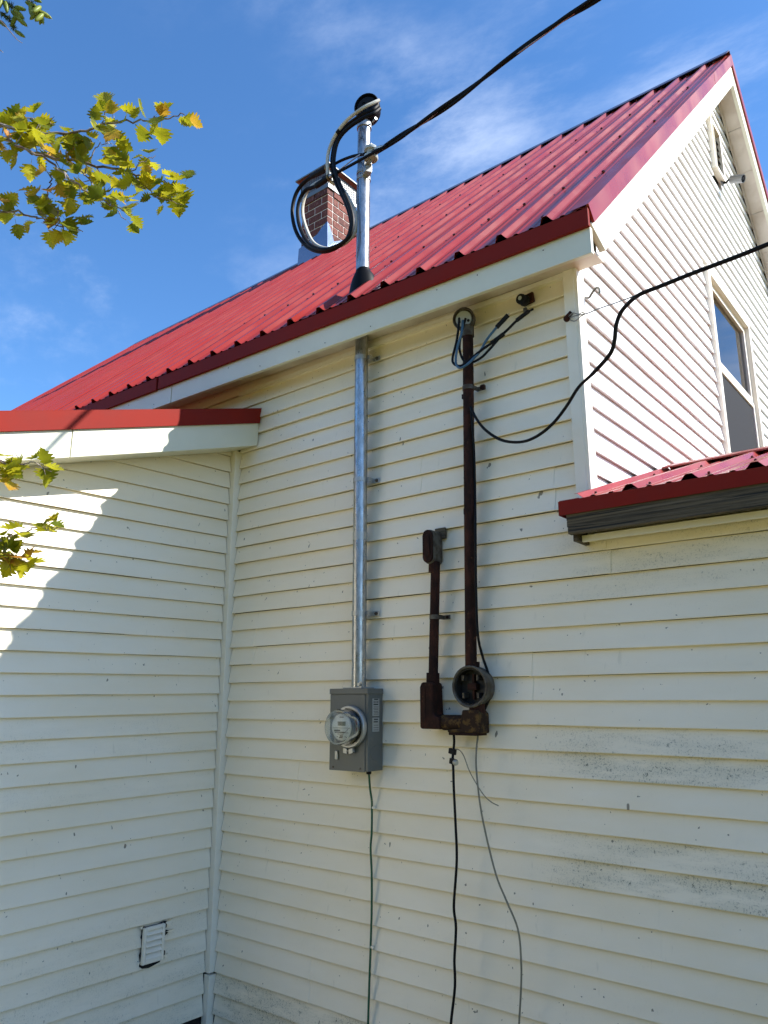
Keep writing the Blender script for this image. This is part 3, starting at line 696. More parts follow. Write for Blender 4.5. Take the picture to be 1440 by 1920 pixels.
for a, hgt in ((.30, .007), (-.15, .006)):
    MB().obox((MC[0]+.0735*math.cos(a), BY-.048, MC[1]+.0735*math.sin(a)), (0, .004, 0), (-math.sin(a)*hgt*1.6, 0, math.cos(a)*hgt*1.6), (.0004*math.cos(a), 0, .0004*math.sin(a))).build('print', 'print_red', met)
MB().box(-1.3445, -1.3255, BY-.010, BY-.0005, 1.352, 1.392).build('seal_tab', 'zinc', mb, bevel=.004)
SX = BX1+.0006
for z0, z1, lines in ((1.558, 1.640, ((.95, 'h'), (.80, 'b'), (.66, 'h'), (.52, 's'), (.44, 's'), (.36, 's'), (.26, 's'), (.18, 's'), (.10, 's'))), (1.485, 1.550, ((.88, 'h'), (.70, 'h'), (.46, 's'), (.28, 's'), (.12, 's')))):
    la = MB().box(SX-.0004, SX+.0008, -.082, -.030, z0, z1).build('label', 'label_foil', mb)
    pm = MB()
    for f_, kd in lines:
        z = z0+(z1-z0)*f_; hh = {'h': .0028, 'b': .0045, 's': .0010}[kd]; wd = {'h': .020, 'b': .022, 's': .021}[kd]
        if kd == 'b':
            for q in (-.070, -.056, -.042): pm.box(SX+.0008, SX+.0012, q-.003, q+.003, z-hh, z+hh)
        else: pm.box(SX+.0008, SX+.0012, -.056-wd*random.uniform(.7, 1), -.056+wd*random.uniform(.7, 1), z-hh, z+hh)
    pm.build('label_print', 'print_black', la)
MB().lathe((SX-.0008, -.056, 1.385), (1, 0, 0), [(.033, 0), (.035, .0016), (.033, .0024), (.031, .0016)], 28).lathe((SX-.0008, -.056, 1.385), (1, 0, 0), [(.024, 0), (.025, .0014), (.024, .0020), (.022, .0014)], 28).build('knockout', 'box_grey', mb)
MB().lathe((-1.180, -.060, BZ0), (0, 0, -1), [(.013, 0), (.013, .012), (.010, .016), (.004, .017)], 14).build('cable_bushing', 'tape', mb)

def cable(name, pts, r, m, label, cat, group=None, n=5, seg=8):
    o = MB().tube(spline(pts, n), r, seg).build(name, m, None, smooth=True)
    return tag(o, label, cat, group)
gw_ = cable('ground_wire', [(-1.1869, -0.05, 1.2861), (-1.1964, -0.03, 1.2161), (-1.1944, -0.02, 1.167), (-1.1975, -0.014, 1.1325), (-1.1918, -0.022, 1.0242), (-1.1996, -0.02, 0.9525), (-1.1956, -0.016, 0.836), (-1.1931, -0.018, 0.6995), (-1.2018, -0.014, 0.5292), (-1.2023, -0.02, 0.4096), (-1.2102, -0.02, 0.2038), (-1.2152, -0.02, 0.0454)], .0052, 'green_cable', 'green ground wire dropping straight down the wall from the grey meter box', 'wire')
for P in ([(-1.1992, -0.012, 1.1322)], [(-1.2034, -0.012, 0.5285)]):
    x, y, z = P[0]; MB().box(x-.008, x+.016, y-.006, y+.006, z-.005, z+.005).build('wire_clip', 'trim_white', gw_, bevel=.001)

# ---- wires at the head of the new mast
wA = cable('entrance_wire', [(-1.1074, -0.1, 5.0231), (-1.123, -0.13, 4.9811), (-1.1964, -0.14, 4.9817), (-1.3138, -0.14, 4.9712), (-1.3904, -0.14, 4.9253), (-1.4231, -0.14, 4.833), (-1.4251, -0.14, 4.7331), (-1.3878, -0.14, 4.6043), (-1.3218, -0.14, 4.4649), (-1.2828, -0.14, 4.3587), (-1.2691, -0.14, 4.2653), (-1.3046, -0.14, 4.1936), (-1.3993, -0.14, 4.1736), (-1.5107, -0.14, 4.2013), (-1.6234, -0.14, 4.2831), (-1.7148, -0.14, 4.4167), (-1.7581, -0.14, 4.563), (-1.7439, -0.14, 4.6706), (-1.6948, -0.14, 4.7318), (-1.6081, -0.14, 4.7551), (-1.4737, -0.14, 4.7534)], .0118, 'black_cable', 'outermost thick black wire of the drip loop beside the mast', 'wire')
wB = cable('entrance_wire', [(-1.0911, -0.1, 4.9953), (-1.1064, -0.14, 4.9427), (-1.1707, -0.16, 4.9314), (-1.2869, -0.16, 4.9243), (-1.3627, -0.16, 4.8825), (-1.391, -0.16, 4.7964), (-1.3888, -0.16, 4.7028), (-1.3436, -0.16, 4.5713), (-1.2785, -0.16, 4.423), (-1.2444, -0.16, 4.3235), (-1.2392, -0.16, 4.2451), (-1.2705, -0.16, 4.1827), (-1.3642, -0.16, 4.1664), (-1.4829, -0.16, 4.194), (-1.5903, -0.16, 4.2809), (-1.6676, -0.16, 4.4265), (-1.6907, -0.16, 4.5481), (-1.6708, -0.16, 4.6254), (-1.6218, -0.16, 4.6627), (-1.5404, -0.16, 4.6504), (-1.4309, -0.16, 4.6608)], .0118, 'black_cable', 'inner thick black wire of the drip loop, spliced at the lower sleeve', 'wire')
wC = cable('entrance_wire', [(-1.1035, -0.09, 5.0691), (-1.1235, -0.12, 5.0405), (-1.1796, -0.16, 5.003), (-1.2957, -0.17, 4.971), (-1.3802, -0.17, 4.9152), (-1.4398, -0.16, 4.8401), (-1.446, -0.16, 4.7422), (-1.445, -0.14, 4.6575), (-1.3946, -0.09, 4.6115), (-1.3204, -0.09, 4.4822), (-1.2775, -0.09, 4.377), (-1.2724, -0.09, 4.2971), (-1.3044, -0.09, 4.2405), (-1.387, -0.09, 4.2187), (-1.4975, -0.1, 4.2375), (-1.5856, -0.12, 4.3031), (-1.6578, -0.12, 4.4437), (-1.69, -0.12, 4.5701), (-1.6704, -0.12, 4.6634), (-1.6023, -0.13, 4.6976), (-1.4536, -0.15, 4.6741)], .0108, 'white_cable', 'whitish insulated wire curving from the weatherhead into the drip loop', 'wire')
MB().tube([(-1.3631, -0.17, 4.9249), (-1.3419, -0.17, 4.936)], .0125, 10).build('tape_mark', 'tape', wC)
for w_, P in ((wA, [(-1.6036, -0.14, 4.7567), (-1.4561, -0.14, 4.7522)]), (wB, [(-1.5448, -0.16, 4.6487), (-1.4223, -0.16, 4.6602)]), (wC, [(-1.4935, -0.145, 4.6816), (-1.4365, -0.145, 4.6762)])):
    a_, b_ = Vector(P[0]), Vector(P[1]); d_ = (b_-a_)
    MB().tube([a_, a_+d_*.04, a_+d_*.1, a_+d_*.9, a_+d_*.96, b_], [.011, .015, .017, .017, .015, .011], 12).build('splice_sleeve', 'tape', w_, smooth=True)
    MB().tube([a_+d_*.86, a_+d_*.94], .0185, 12).build('splice_cap', 'brass', w_, smooth=True)
    MB().tube([b_-d_*.02, b_+d_*.10], .013, 10).build('splice_end', 'zinc', w_, smooth=True)
# ---- service drop: twisted bundle from the insulator to the street
SP = spline([(-1.1175, -0.12, 4.6858), (-0.8897, -0.12, 4.7051), (-0.5336, -0.12, 4.7382), (-0.2093, -0.12, 4.8032), (0.0577, -0.12, 4.8409), (0.2389, -0.12, 4.8468), (0.5539, -0.12, 4.8768), (0.9188, -0.13, 4.9174), (1.3157, -0.14, 4.9777)] + [(1.85, -.16, 5.20), (2.7, -.18, 5.55), (4.2, -.22, 6.2), (7., -.3, 7.4), (14., -.5, 9.4)], 12)
drop = thing('service_drop', SP[0], 'thick twisted black service cable running from the mast insulator up to the right', 'cable')
L = 0; tw = []
for i, p in enumerate(SP):
    if i: L += (SP[i]-SP[i-1]).length
    tw.append(L)
for s_ in range(2):
    q = []
    for i, p in enumerate(SP):
        t = (SP[min(i+1, len(SP)-1)]-SP[max(0, i-1)]).normalized(); a = t.cross(Vector((0, 0, 1))).normalized(); b = a.cross(t); an = tw[i]/.85*2*math.pi + s_*math.pi; rr_ = .0088*min(1, .35+tw[i]*3)*(.75+.35*math.sin(tw[i]*5))
        q.append(p+(a*math.cos(an)+b*math.sin(an))*rr_)
    MB().tube(q, .0098, 8).build('conductor', 'black_cable', drop, smooth=True)
q = [p+Vector((0, .002, .010*math.cos(tw[i]/.85*6.28+1.5))) for i, p in enumerate(SP)]
MB().tube(q, .0062, 6).build('neutral_wire', 'aluminium_wire', drop, smooth=True)
MB().tube(spline([(-1.4657, -0.13, 4.7631), (-1.3616, -0.13, 4.7596), (-1.256, -0.13, 4.7392), (-1.1534, -0.13, 4.7014), (-1.0345, -0.13, 4.6796)]), .0085, 8).build('conductor', 'black_cable', drop, smooth=True)
MB().tube(spline([(-1.4318, -0.15, 4.6709), (-1.3207, -0.15, 4.6679), (-1.209, -0.15, 4.6665), (-1.1363, -0.15, 4.6656), (-1.0151, -0.13, 4.6837)]), .0085, 8).build('conductor', 'black_cable', drop, smooth=True)
MB().tube(spline([(-1.4322, -0.145, 4.6779), (-1.3256, -0.145, 4.6917), (-1.2384, -0.145, 4.7062), (-1.1864, -0.12, 4.7356), (-1.1465, -0.1, 4.746), (-1.0897, -0.12, 4.6788)]), .0045, 6).build('neutral_wire', 'aluminium_wire', drop, smooth=True)
MB().tube(spline([(-1.1906, -0.115, 4.7336), (-1.1379, -0.115, 4.7283), (-1.0699, -0.125, 4.7047), (-1.0268, -0.13, 4.6862)]), .009, 8).build('grip_wrap', 'aluminium_wire', drop, smooth=True)

# ------------------------------------------------------------------ old rusty service
old = thing('old_mast', (-.594, -.05, 1.78), 'rusty brown iron pipe with a grey weatherhead and loose cut wires under the eave', 'conduit')
p0, p1 = Vector((-.594, -.05, 1.78)), Vector((-.561, -.05, 3.43))
MB().tube([p0, p0.lerp(p1, .5), p1], .0265, 20).build('pipe', 'rust', old, smooth=True)
MB().tube([p0.lerp(p1, .425), p0.lerp(p1, .440)], .0285, 20).build('pipe_joint', 'rust', old, smooth=True)
oc = Vector([(-0.5643, -0.085, 3.4725)][0]); od = Vector((.30, -.93, -.18)).normalized()
oh = MB().lathe(oc-od*.075, od, [(.020, -.01), (.044, .005), (.054, .035), (.056, .070), (.052, .076), (.049, .072), (.047, .060), (0, .060)], 22, sx=1.05, sy=1.0).build('weather_head', 'old_grey', old, smooth=True)
MB().lathe(oc-od*.016, od, [(.040, 0), (.040, .010), (0, .010)], 20).build('wire_plate', 'porcelain', oh)
s_ = od.cross(Vector((0, 0, 1))).normalized()
for (dx, dz) in ((-.018, .012), (.010, .014), (-.024, -.014), (.022, -.014), (0, -.020)):
    MB().lathe(oc-od*.006+s_*dx+Vector((0, 0, dz)), od, [(.0075, 0), (.0075, .0015), (0, .0015)], 10).build('wire_hole', 'dark', oh)
MB().tube([p1+Vector((0, 0, -.045)), p1+Vector((0, 0, .01))], .031, 16).build('head_collar', 'old_grey', old, smooth=True)
for z, root_ in ((3.112, old),):
    x = -.594+(z-1.78)*.02
    st = MB().tube([(x, -.05, z-.011), (x, -.05, z+.011)], .0295, 18).box(x+.024, x+.031, -.05, -.006, z-.010, z+.010).box(x+.026, x+.072, -.014, -.006, z-.010, z+.010).build('pipe_strap', 'old_grey', root_, smooth=True, angle=30)
    MB().box(x+.050, x+.074, -.026, -.012, z-.012, z+.012).build('bolt', 'rust', st, bevel=.003)
    MB().box(x-.040, x-.026, -.05, -.012, z-.045, z-.022).build('strap_end', 'rust', st)
t1 = cable('cut_wire', [(-0.5685, -0.115, 3.4613), (-0.5568, -0.14, 3.4038), (-0.5744, -0.135, 3.3317), (-0.5999, -0.135, 3.2489), (-0.5899, -0.135, 3.215), (-0.5595, -0.135, 3.1977), (-0.532, -0.135, 3.2008), (-0.4771, -0.12, 3.2373), (-0.4318, -0.11, 3.2634), (-0.3988, -0.1, 3.2819), (-0.3452, -0.09, 3.3132), (-0.3097, -0.085, 3.3369), (-0.274, -0.075, 3.3679), (-0.236, -0.06, 3.3917)], .0062, 'black_cable', 'black cut wire looping out of the old weatherhead, longest of the three', 'wire')
t2 = cable('cut_wire', [(-0.5346, -0.11, 3.452), (-0.5519, -0.12, 3.3818), (-0.5676, -0.12, 3.3184), (-0.5614, -0.12, 3.2627), (-0.535, -0.125, 3.2165), (-0.4962, -0.12, 3.2042), (-0.4511, -0.11, 3.2194), (-0.4147, -0.1, 3.2509), (-0.3754, -0.095, 3.2849), (-0.3482, -0.09, 3.3114)], .0062, 'black_cable', 'shorter black wire from the old weatherhead taped to its longer neighbour', 'wire')
t3 = cable('cut_wire', [(-0.5472, -0.115, 3.4426), (-0.5392, -0.14, 3.3696), (-0.5626, -0.145, 3.2958), (-0.5754, -0.145, 3.2211), (-0.5549, -0.145, 3.1817), (-0.5138, -0.145, 3.1864), (-0.4773, -0.12, 3.2291), (-0.4527, -0.11, 3.2587), (-0.4368, -0.1, 3.2938), (-0.415, -0.095, 3.3224), (-0.3782, -0.085, 3.3621)], .0060, 'blue_cable', 'faded blue cut wire hanging from the old weatherhead with a taped end', 'wire')
MB().tube([(-0.4065, -0.092, 3.2847), (-0.3377, -0.088, 3.3143)], .0105, 10).build('tape_wrap', 'tape', t1, smooth=True)
MB().tube([(-0.2754, -0.075, 3.3683), (-0.2208, -0.05, 3.4102)], .0098, 10).build('tape_wrap', 'tape', t1, smooth=True)
MB().tube([(-0.2237, -0.05, 3.4084), (-0.1984, -0.05, 3.4121)], .0052, 8).build('wire_tip', 'tape', t1, smooth=True)
MB().tube([(-0.3782, -0.085, 3.3621), (-0.3221, -0.07, 3.414)], .0110, 10).build('tape_wrap', 'tape', t3, smooth=True)
MB().tube([(-0.3235, -0.07, 3.4145), (-0.3146, -0.07, 3.4199)], .0035, 8).build('wire_tip', 'aluminium_wire', t3, smooth=True)
# old round meter socket
om = thing('old_meter_socket', (-.575, -.03, 1.60), 'empty round rusty meter socket with its dark contacts exposed', 'meter socket')
OC = (-.578, 1.690); r_ = .087
MB().lathe((OC[0], -.016, OC[1]), (0, -1, 0), [(r_*.96, 0), (r_, .01), (r_, .064), (r_+.004, .067), (r_+.004, .078), (r_-.001, .080), (r_-.006, .077), (r_-.008, .020), (0, .020)], 36).build('socket_cup', 'old_grey', om, smooth=True)
MB().lathe((OC[0], -.038, OC[1]), (0, -1, 0), [(r_-.009, 0), (r_-.009, .004), (0, .004)], 30).build('socket_back', 'socket_dark', om)
MB().lathe((OC[0], -.040, OC[1]), (0, -1, 0), [(r_-.0085, 0), (r_-.0088, .046), (r_-.012, .046), (r_-.012, 0)], 36).build('socket_liner', 'socket_dark', om)
for dx, dz in ((-.040, .038), (.036, .038), (-.040, -.038), (.036, -.038)):
    MB().box(OC[0]+dx-.004, OC[0]+dx-.001, -.085, -.042, OC[1]+dz-.012, OC[1]+dz+.012).box(OC[0]+dx+.002, OC[0]+dx+.005, -.085, -.042, OC[1]+dz-.012, OC[1]+dz+.012).build('contact_jaw', 'jaw', om)
MB().box(OC[0]-.022, OC[0]+.022, -.075, -.042, OC[1]-.014, OC[1]+.014).box(OC[0]-.006, OC[0]+.006, -.062, -.042, OC[1]-.055, OC[1]+.055).build('terminal_block', 'rust', om, bevel=.003)
MB().tube([(OC[0]-.006, -.05, 1.80), (OC[0]-.008, -.05, 1.765)], .031, 18).build('neck', 'rust', om, smooth=True)
MB().tube([(OC[0]+.010, -.05, 1.615), (OC[0]+.012, -.05, 1.53)], .036, 18).build('neck', 'rust', om, smooth=True)
# old conduit run with its fittings
oc_ = thing('old_conduit', (-.80, -.05, 1.53), 'short rusty conduit with boxy elbow fittings joining the old round meter socket', 'conduit')
MB().tube([(-.779, -.05, 2.262), (-.803, -.05, 1.715)], .0225, 16).build('pipe', 'rust', oc_, smooth=True)
def slug(x0, x1, z0, z1, n=8):
    r = (x1-x0)/2; cx = (x0+x1)/2; out = []
    for i in range(n+1): a = math.pi*i/n; out.append((cx+r*math.cos(a), z1-r+r*math.sin(a)))
    for i in range(n+1): a = math.pi+math.pi*i/n; out.append((cx+r*math.cos(a), z0+r+r*math.sin(a)))
    return out
MB().prism(slug(-.822, -.765, 2.262, 2.430), 'y', -.082, -.008).build('conduit_body', 'old_grey', oc_, bevel=.003)
cv = MB().prism(slug(-.824, -.768, 2.268, 2.428), 'y', -.094, -.083).build('cover_plate', 'rust', oc_, bevel=.002)
MB().prism(slug(-.813, -.779, 2.292, 2.404), 'y', -.100, -.094).build('cover_boss', 'rust', cv, bevel=.003)
MB().tube([(-.786, -.05, 2.275), (-.788, -.05, 2.225)], .0275, 16).build('collar', 'rust', oc_, smooth=True)
MB().box(-.806, -.748, -.012, .004, 2.395, 2.448).build('mounting_block', 'old_wood', oc_)
z = 2.012; x = -.789
st = MB().tube([(x, -.05, z-.010), (x, -.05, z+.010)], .0250, 16).box(x+.020, x+.026, -.05, -.006, z-.010, z+.010).box(x+.022, x+.060, -.012, -.006, z-.010, z+.010).build('pipe_strap', 'old_grey', oc_, smooth=True, angle=30)
MB().lathe((x+.048, -.012, z), (0, -1, 0), [(.007, 0), (.007, .004), (.001, .005)], 10).build('bolt', 'rust', st)
MB().tube([(-.803, -.05, 1.755), (-.805, -.05, 1.695)], .031, 16).build('collar', 'rust', oc_, smooth=True)
el = MB().prism([(-.844, 1.505), (-.848, 1.515), (-.848, 1.690), (-.838, 1.712), (-.784, 1.712), (-.776, 1.70), (-.772, 1.572), (-.760, 1.560), (-.740, 1.560), (-.740, 1.505)], 'y', -.098, -.012).build('elbow_body', 'rust', oc_, bevel=.012, seg=3)
MB().prism([(-.835, 1.54), (-.835, 1.69), (-.812, 1.69), (-.812, 1.54)], 'y', -.1015, -.097).build('elbow_cover', 'rust', oc_, bevel=.003)
MB().tube([(-.745, -.052, 1.534), (-.560, -.052, 1.534)], .034, 18).build('cross_pipe', 'rust_ochre', oc_, smooth=True)
MB().prism([(-.700, 1.492), (-.700, 1.505), (-.635, 1.510), (-.620, 1.590), (-.545, 1.590), (-.530, 1.575), (-.530, 1.492)], 'y', -.094, -.012).build('tee_body', 'rust_ochre', oc_, bevel=.008, seg=3)
MB().box(-.690, -.545, -.098, -.012, 1.482, 1.493).build('tee_cover', 'rust', oc_, bevel=.002)

# ---- wires below and around the old socket
bw = cable('ground_cable', [(-0.699, -0.05, 1.513), (-0.693, -0.05, 1.465), (-0.6953, -0.05, 1.4307), (-0.6955, -0.06, 1.3859), (-0.6873, -0.07, 1.3308), (-0.6798, -0.08, 1.2546), (-0.6682, -0.09, 1.1262), (-0.6647, -0.09, 0.9992), (-0.671, -0.09, 0.9148), (-0.685, -0.09, 0.7891), (-0.6764, -0.09, 0.7091), (-0.6875, -0.09, 0.5871), (-0.6874, -0.09, 0.4887), (-0.719, -0.08, 0.3336), (-0.7441, -0.06, 0.178)], .0058, 'black_cable', 'black cable with two small clamps hanging below the old socket fittings', 'cable')
for P, a_ in (([(-0.6996, -0.055, 1.4103)], .1), ([(-0.6897, -0.065, 1.3684)], -.1)):
    x, y, z = P[0]; c_ = MB().obox((x, y, z), (.0155, 0, -.004), (0, .010, 0), (.002, 0, .0115)).build('cable_clamp', 'tape', bw, bevel=.002)
    if a_ < 0: MB().lathe((x+.012, y-.006, z-.002), (.8, -.6, -.1), [(.012, 0), (.012, .014), (.008, .018), (.001, .018)], 10).build('clamp_bolt', 'zinc', c_)
cable('thin_wire', [(-0.6832, -0.06, 1.4225), (-0.6481, -0.075, 1.4177), (-0.6168, -0.09, 1.3952), (-0.5874, -0.1, 1.3424), (-0.5529, -0.11, 1.2997), (-0.5151, -0.11, 1.2511), (-0.4835, -0.1, 1.221), (-0.4517, -0.09, 1.2058)], .0022, 'grey_cable', 'thin grey stray wire curling away to the right from the upper cable clamp', 'wire')
tel = cable('telephone_cable', [(0.8472, -0.3, 3.1952), (0.7397, -0.3, 3.1873), (0.5886, -0.3, 3.1803), (0.4683, -0.3, 3.1715), (0.3847, -0.3, 3.1654), (0.329, -0.28, 3.1547), (0.2866, -0.26, 3.1335), (0.2614, -0.25, 3.0896), (0.2426, -0.23, 3.0378), (0.2109, -0.21, 2.9963), (0.1232, -0.18, 2.9497), (0.0476, -0.16, 2.9148), (-0.0219, -0.14, 2.852), (-0.0954, -0.13, 2.7923), (-0.1821, -0.12, 2.7558), (-0.267, -0.11, 2.7524), (-0.3671, -0.1, 2.7873), (-0.4558, -0.09, 2.8596), (-0.5091, -0.085, 2.9351), (-0.5387, -0.08, 2.9982)][::-1] + [(0.9831, -0.3, 3.2053), (1.1724, -0.3, 3.2193)] + [(2.4, -.33, 3.55), (6., -.5, 4.0), (13, -.9, 4.9)], [.0068]*45+[.0085]*200, 'black_cable', 'black telephone cable sagging from the right edge across the corner to the old pipe', 'cable')
cable('telephone_cable', [(-0.5385, -0.078, 2.996), (-0.5397, -0.07, 2.928), (-0.5423, -0.055, 2.7713), (-0.5472, -0.05, 2.5371), (-0.5335, -0.078, 2.3767), (-0.537, -0.078, 2.228), (-0.539, -0.078, 2.082), (-0.5362, -0.078, 1.915), (-0.5406, -0.04, 1.828), (-0.5186, -0.035, 1.7576), (-0.5018, -0.035, 1.6951), (-0.512, -0.035, 1.6427), (-0.5412, -0.035, 1.5881), (-0.5588, -0.04, 1.5427)], .0060, 'black_cable', 'black cable running down beside the old rusty pipe and round its socket', 'cable')
gc = cable('coax_cable', [(-0.5586, -0.045, 1.5405), (-0.5716, -0.045, 1.4795), (-0.5663, -0.07, 1.414), (-0.5622, -0.08, 1.349), (-0.538, -0.1, 1.2232), (-0.5138, -0.1, 1.0998), (-0.469, -0.1, 0.9421), (-0.4294, -0.09, 0.847), (-0.3887, -0.08, 0.7506), (-0.3797, -0.08, 0.6421), (-0.3899, -0.07, 0.5442), (-0.4118, -0.06, 0.3985), (-0.4311, -0.05, 0.2547)], .0040, 'grey_cable', 'long grey cable hanging from ringed connectors and drifting right down the wall', 'cable')
P = spline([(-0.5537, -0.048, 1.5474), (-0.5697, -0.048, 1.4797)], 8)
for i in range(7):
    a_, b_ = P[i], P[i+1]; MB().tube([a_, a_.lerp(b_, .9)], .0085 if i % 2 else .0095, 10).build('connector_ring', 'tape' if i % 2 else 'porcelain', gc, smooth=True)
msg = cable('messenger_wire', [(-0.0348, -0.02, 3.3241), (0.0137, -0.06, 3.3014), (0.0806, -0.1, 3.2721), (0.1657, -0.16, 3.2423), (0.2767, -0.24, 3.1978), (0.3815, -0.29, 3.1734)], .0028, 'steel_wire', 'thin steel wire tying the telephone cable back to the corner post', 'wire')
MB().tube(spline([(-0.0387, -0.022, 3.3299), (-0.0049, -0.05, 3.3252), (0.031, -0.07, 3.2992), (0.053, -0.08, 3.2952), (0.0665, -0.09, 3.2785), (0.0376, -0.07, 3.2839), (0.0027, -0.05, 3.283), (-0.0346, -0.022, 3.3125)]), .0025, 6).build('twisted_tail', 'steel_wire', msg, smooth=True)
x, y, z = [(-0.049, -0.012, 3.3269)][0]
MB().lathe((x, 0, z), (0, -1, 0), [(.010, 0), (.016, .006), (.016, .022), (.010, .030), (.002, .032)], 12).obox((x+.012, -.02, z+.012), (.014, 0, .010), (0, .006, 0), (-.005, 0, .007)).build('knob', 'rust', msg, smooth=True, angle=30)
# old insulator stub under the eave
x, y, z = [(-0.2417, -0.03, 3.4905)][0]
oi = thing('old_insulator', (x, -.002, z), 'broken dark insulator bracket left under the eave above the cut wires', 'insulator')
MB().obox((x, -.010, z+.006), (.030, 0, .004), (0, .008, 0), (-.003, 0, .026)).build('bracket', 'rust', oi, bevel=.004)
MB().lathe((x-.010, -.018, z-.004), (-.15, -1, -.1), [(.026, 0), (.028, .012), (.018, .018), (.018, .030), (.026, .034), (.024, .046), (.006, .046)], 16).build('spool_insulator', 'tape', oi, smooth=True)
MB().lathe((x-.016, -.062, z-.006), (-.15, -1, -.1), [(.010, 0), (.010, .004), (.001, .005)], 12).build('pin_head', 'porcelain', oi)
MB().obox((x-.018, -.012, z-.050), (.008, 0, 0), (0, .006, 0), (0, 0, .014)).build('shank', 'old_grey', oi)
# hook on the gable siding
hk = tag(MB().tube(spline([(-.002, .092, 3.462), (.018, .092, 3.458), (.030, .091, 3.470), (.042, .090, 3.482), (.056, .090, 3.492), (.068, .090, 3.486), (.072, .090, 3.470), (.066, .090, 3.458)]), .0058, 8).build('hook', 'cam_grey', None, smooth=True), 'small grey hook screwed into the sunlit siding beside the corner post', 'hook')
# security camera on the gable
scm = thing('security_camera', (.0, 3.184, 5.93), 'small grey cylindrical security camera on a bracket below the gable vent', 'camera')
MB().lathe((0, 3.184, 5.93), (1, 0, 0), [(.034, 0), (.034, .006), (.028, .012), (.010, .014)], 20).build('base_plate', 'cam_grey', scm, smooth=True)
MB().tube(spline([(.01, 3.184, 5.928), (.035, 3.184, 5.918), (.055, 3.183, 5.930), (.075, 3.182, 5.925)]), .0085, 10).build('bracket_arm', 'tape', scm, smooth=True)
cd = Vector((.86, -.16, -.42)).normalized(); cb = Vector((.070, 3.184, 5.928))
body = MB().lathe(cb, cd, [(.020, 0), (.033, .006), (.034, .10), (.034, .118), (.031, .118), (.030, .106), (0, .106)], 22).build('camera_body', 'cam_grey', scm, smooth=True)
MB().lathe(cb+cd*.105, cd, [(.029, 0), (.029, .003), (.014, .004), (.013, .010), (.001, .011)], 18).build('lens', 'black_rubber', body, smooth=True)
# ------------------------------------------------------------------ trees
def leaf_mesh(name, m, L=.052, seed=0):
    rnd = random.Random(seed); half = []
    prof = [(0, 0), (.03, .16), (.10, .42), (.15, .44), (.20, .30), (.30, .58), (.36, .54), (.38, .36), (.50, .55), (.55, .48), (.57, .28), (.70, .38), (.74, .20), (.86, .18), (.88, .09), (1.0, 0)]
    fold = rnd.uniform(.15, .6); curl = rnd.uniform(-.35, .45)
    def P(t, w_, s_): return (s_*w_*L*rnd.uniform(.92, 1.06), t*L, (abs(w_)*fold + curl*(t-.3)**2 + .02*math.sin(9*t))*L)
    v = []; f = []
    mid = [P(t, 0, 1) for t, w_ in prof]; v += mid
    for s_ in (1, -1):
        o = len(v); e = [P(t, w_, s_) for t, w_ in prof[1:-1]]; v += e
        for i in range(len(prof)-1):
            a_, b_ = i, i+1
            if i == 0: q = (a_, b_, o)
            elif i == len(prof)-2: q = (a_, b_, o+i-1)
            else: q = (a_, b_, o+i, o+i-1)
            f.append(q if s_ < 0 else tuple(reversed(q)))
    o = len(v); v += [(.0007, 0, 0), (-.0007, 0, 0), (-.0005, -.3*L, -.03*L), (.0005, -.3*L, -.03*L)]; f.append((o, o+1, o+2, o+3))
    me = bpy.data.meshes.new(name); me.from_pydata(v, [], f); me.materials.append(MATS[m])
    for p in me.polygons: p.use_smooth = True
    return me
LEAVES = [leaf_mesh('leaf', 'hawthorn_leaf', .053, i) for i in range(7)]
haw = thing('hawthorn_tree', (-1.75, -3.35, -.12), 'thorny tree reaching in from the left edge with backlit yellow-green lobed leaves', 'tree')
H0 = haw.location
MB().tube(spline([(-1.75, -3.35, -.2), (-1.80, -3.30, .6), (-1.70, -3.28, 1.4), (-1.78, -3.2, 2.3), (-1.9, -3.1, 3.4), (-1.95, -3.0, 4.6)], 5), [.10-.0026*i for i in range(26)], 10).build('trunk', 'bark', haw, smooth=True)
BR = []
def branch(pts, r0, r1):
    P = [p+Vector((random.gauss(0, .003), random.gauss(0, .003), random.gauss(0, .003))) for p in spline(pts, 6)]; N = len(P)
    o = MB().tube(P, [r0+(r1-r0)*i/(N-1) for i in range(N)], 7).build('branch', 'twig', haw, smooth=True); BR.append((o, P)); return o, P
def put_leaf(o, pos, out, size, droop=.55):
    me = random.choice(LEAVES); lf = bpy.data.objects.new('leaf', me); C.objects.link(lf); lf.parent = o
    d = (Vector(out)+Vector((0, 0, -droop*random.uniform(.2, 1.3)))).normalized()
    n_ = Vector((random.gauss(0, .45), random.gauss(0, .45)-.35, 1)).normalized(); n_ = (n_-d*n_.dot(d)).normalized(); x_ = d.cross(n_)
    s_ = size*random.uniform(.72, 1.2)
    lf.matrix_local = Matrix(((x_.x*s_, d.x*s_, n_.x*s_, pos[0]-H0.x), (x_.y*s_, d.y*s_, n_.y*s_, pos[1]-H0.y), (x_.z*s_, d.z*s_, n_.z*s_, pos[2]-H0.z), (0, 0, 0, 1)))
def leafy(o, P, n_, t0=.0, spread=.05, size=1.):
    for i in range(n_):
        t = t0+(1-t0)*(i+random.random())/n_; q = P[min(len(P)-1, int(t*(len(P)-1)))]
        out = Vector((random.gauss(0, 1), random.gauss(0, .8), random.gauss(0, .7))).normalized()
        pos = q+out*random.uniform(.008, spread)
        put_leaf(o, pos, out, size)
def thorns(P, n_):
    m = MB()
    for i in range(n_):
        q = random.choice(P); d = Vector((random.gauss(0, 1), random.gauss(0, .5), random.gauss(0, 1))).normalized()
        m.tube([q, q+d*.02, q+d*.042], [.0018, .0012, .0002], 5)
    return m
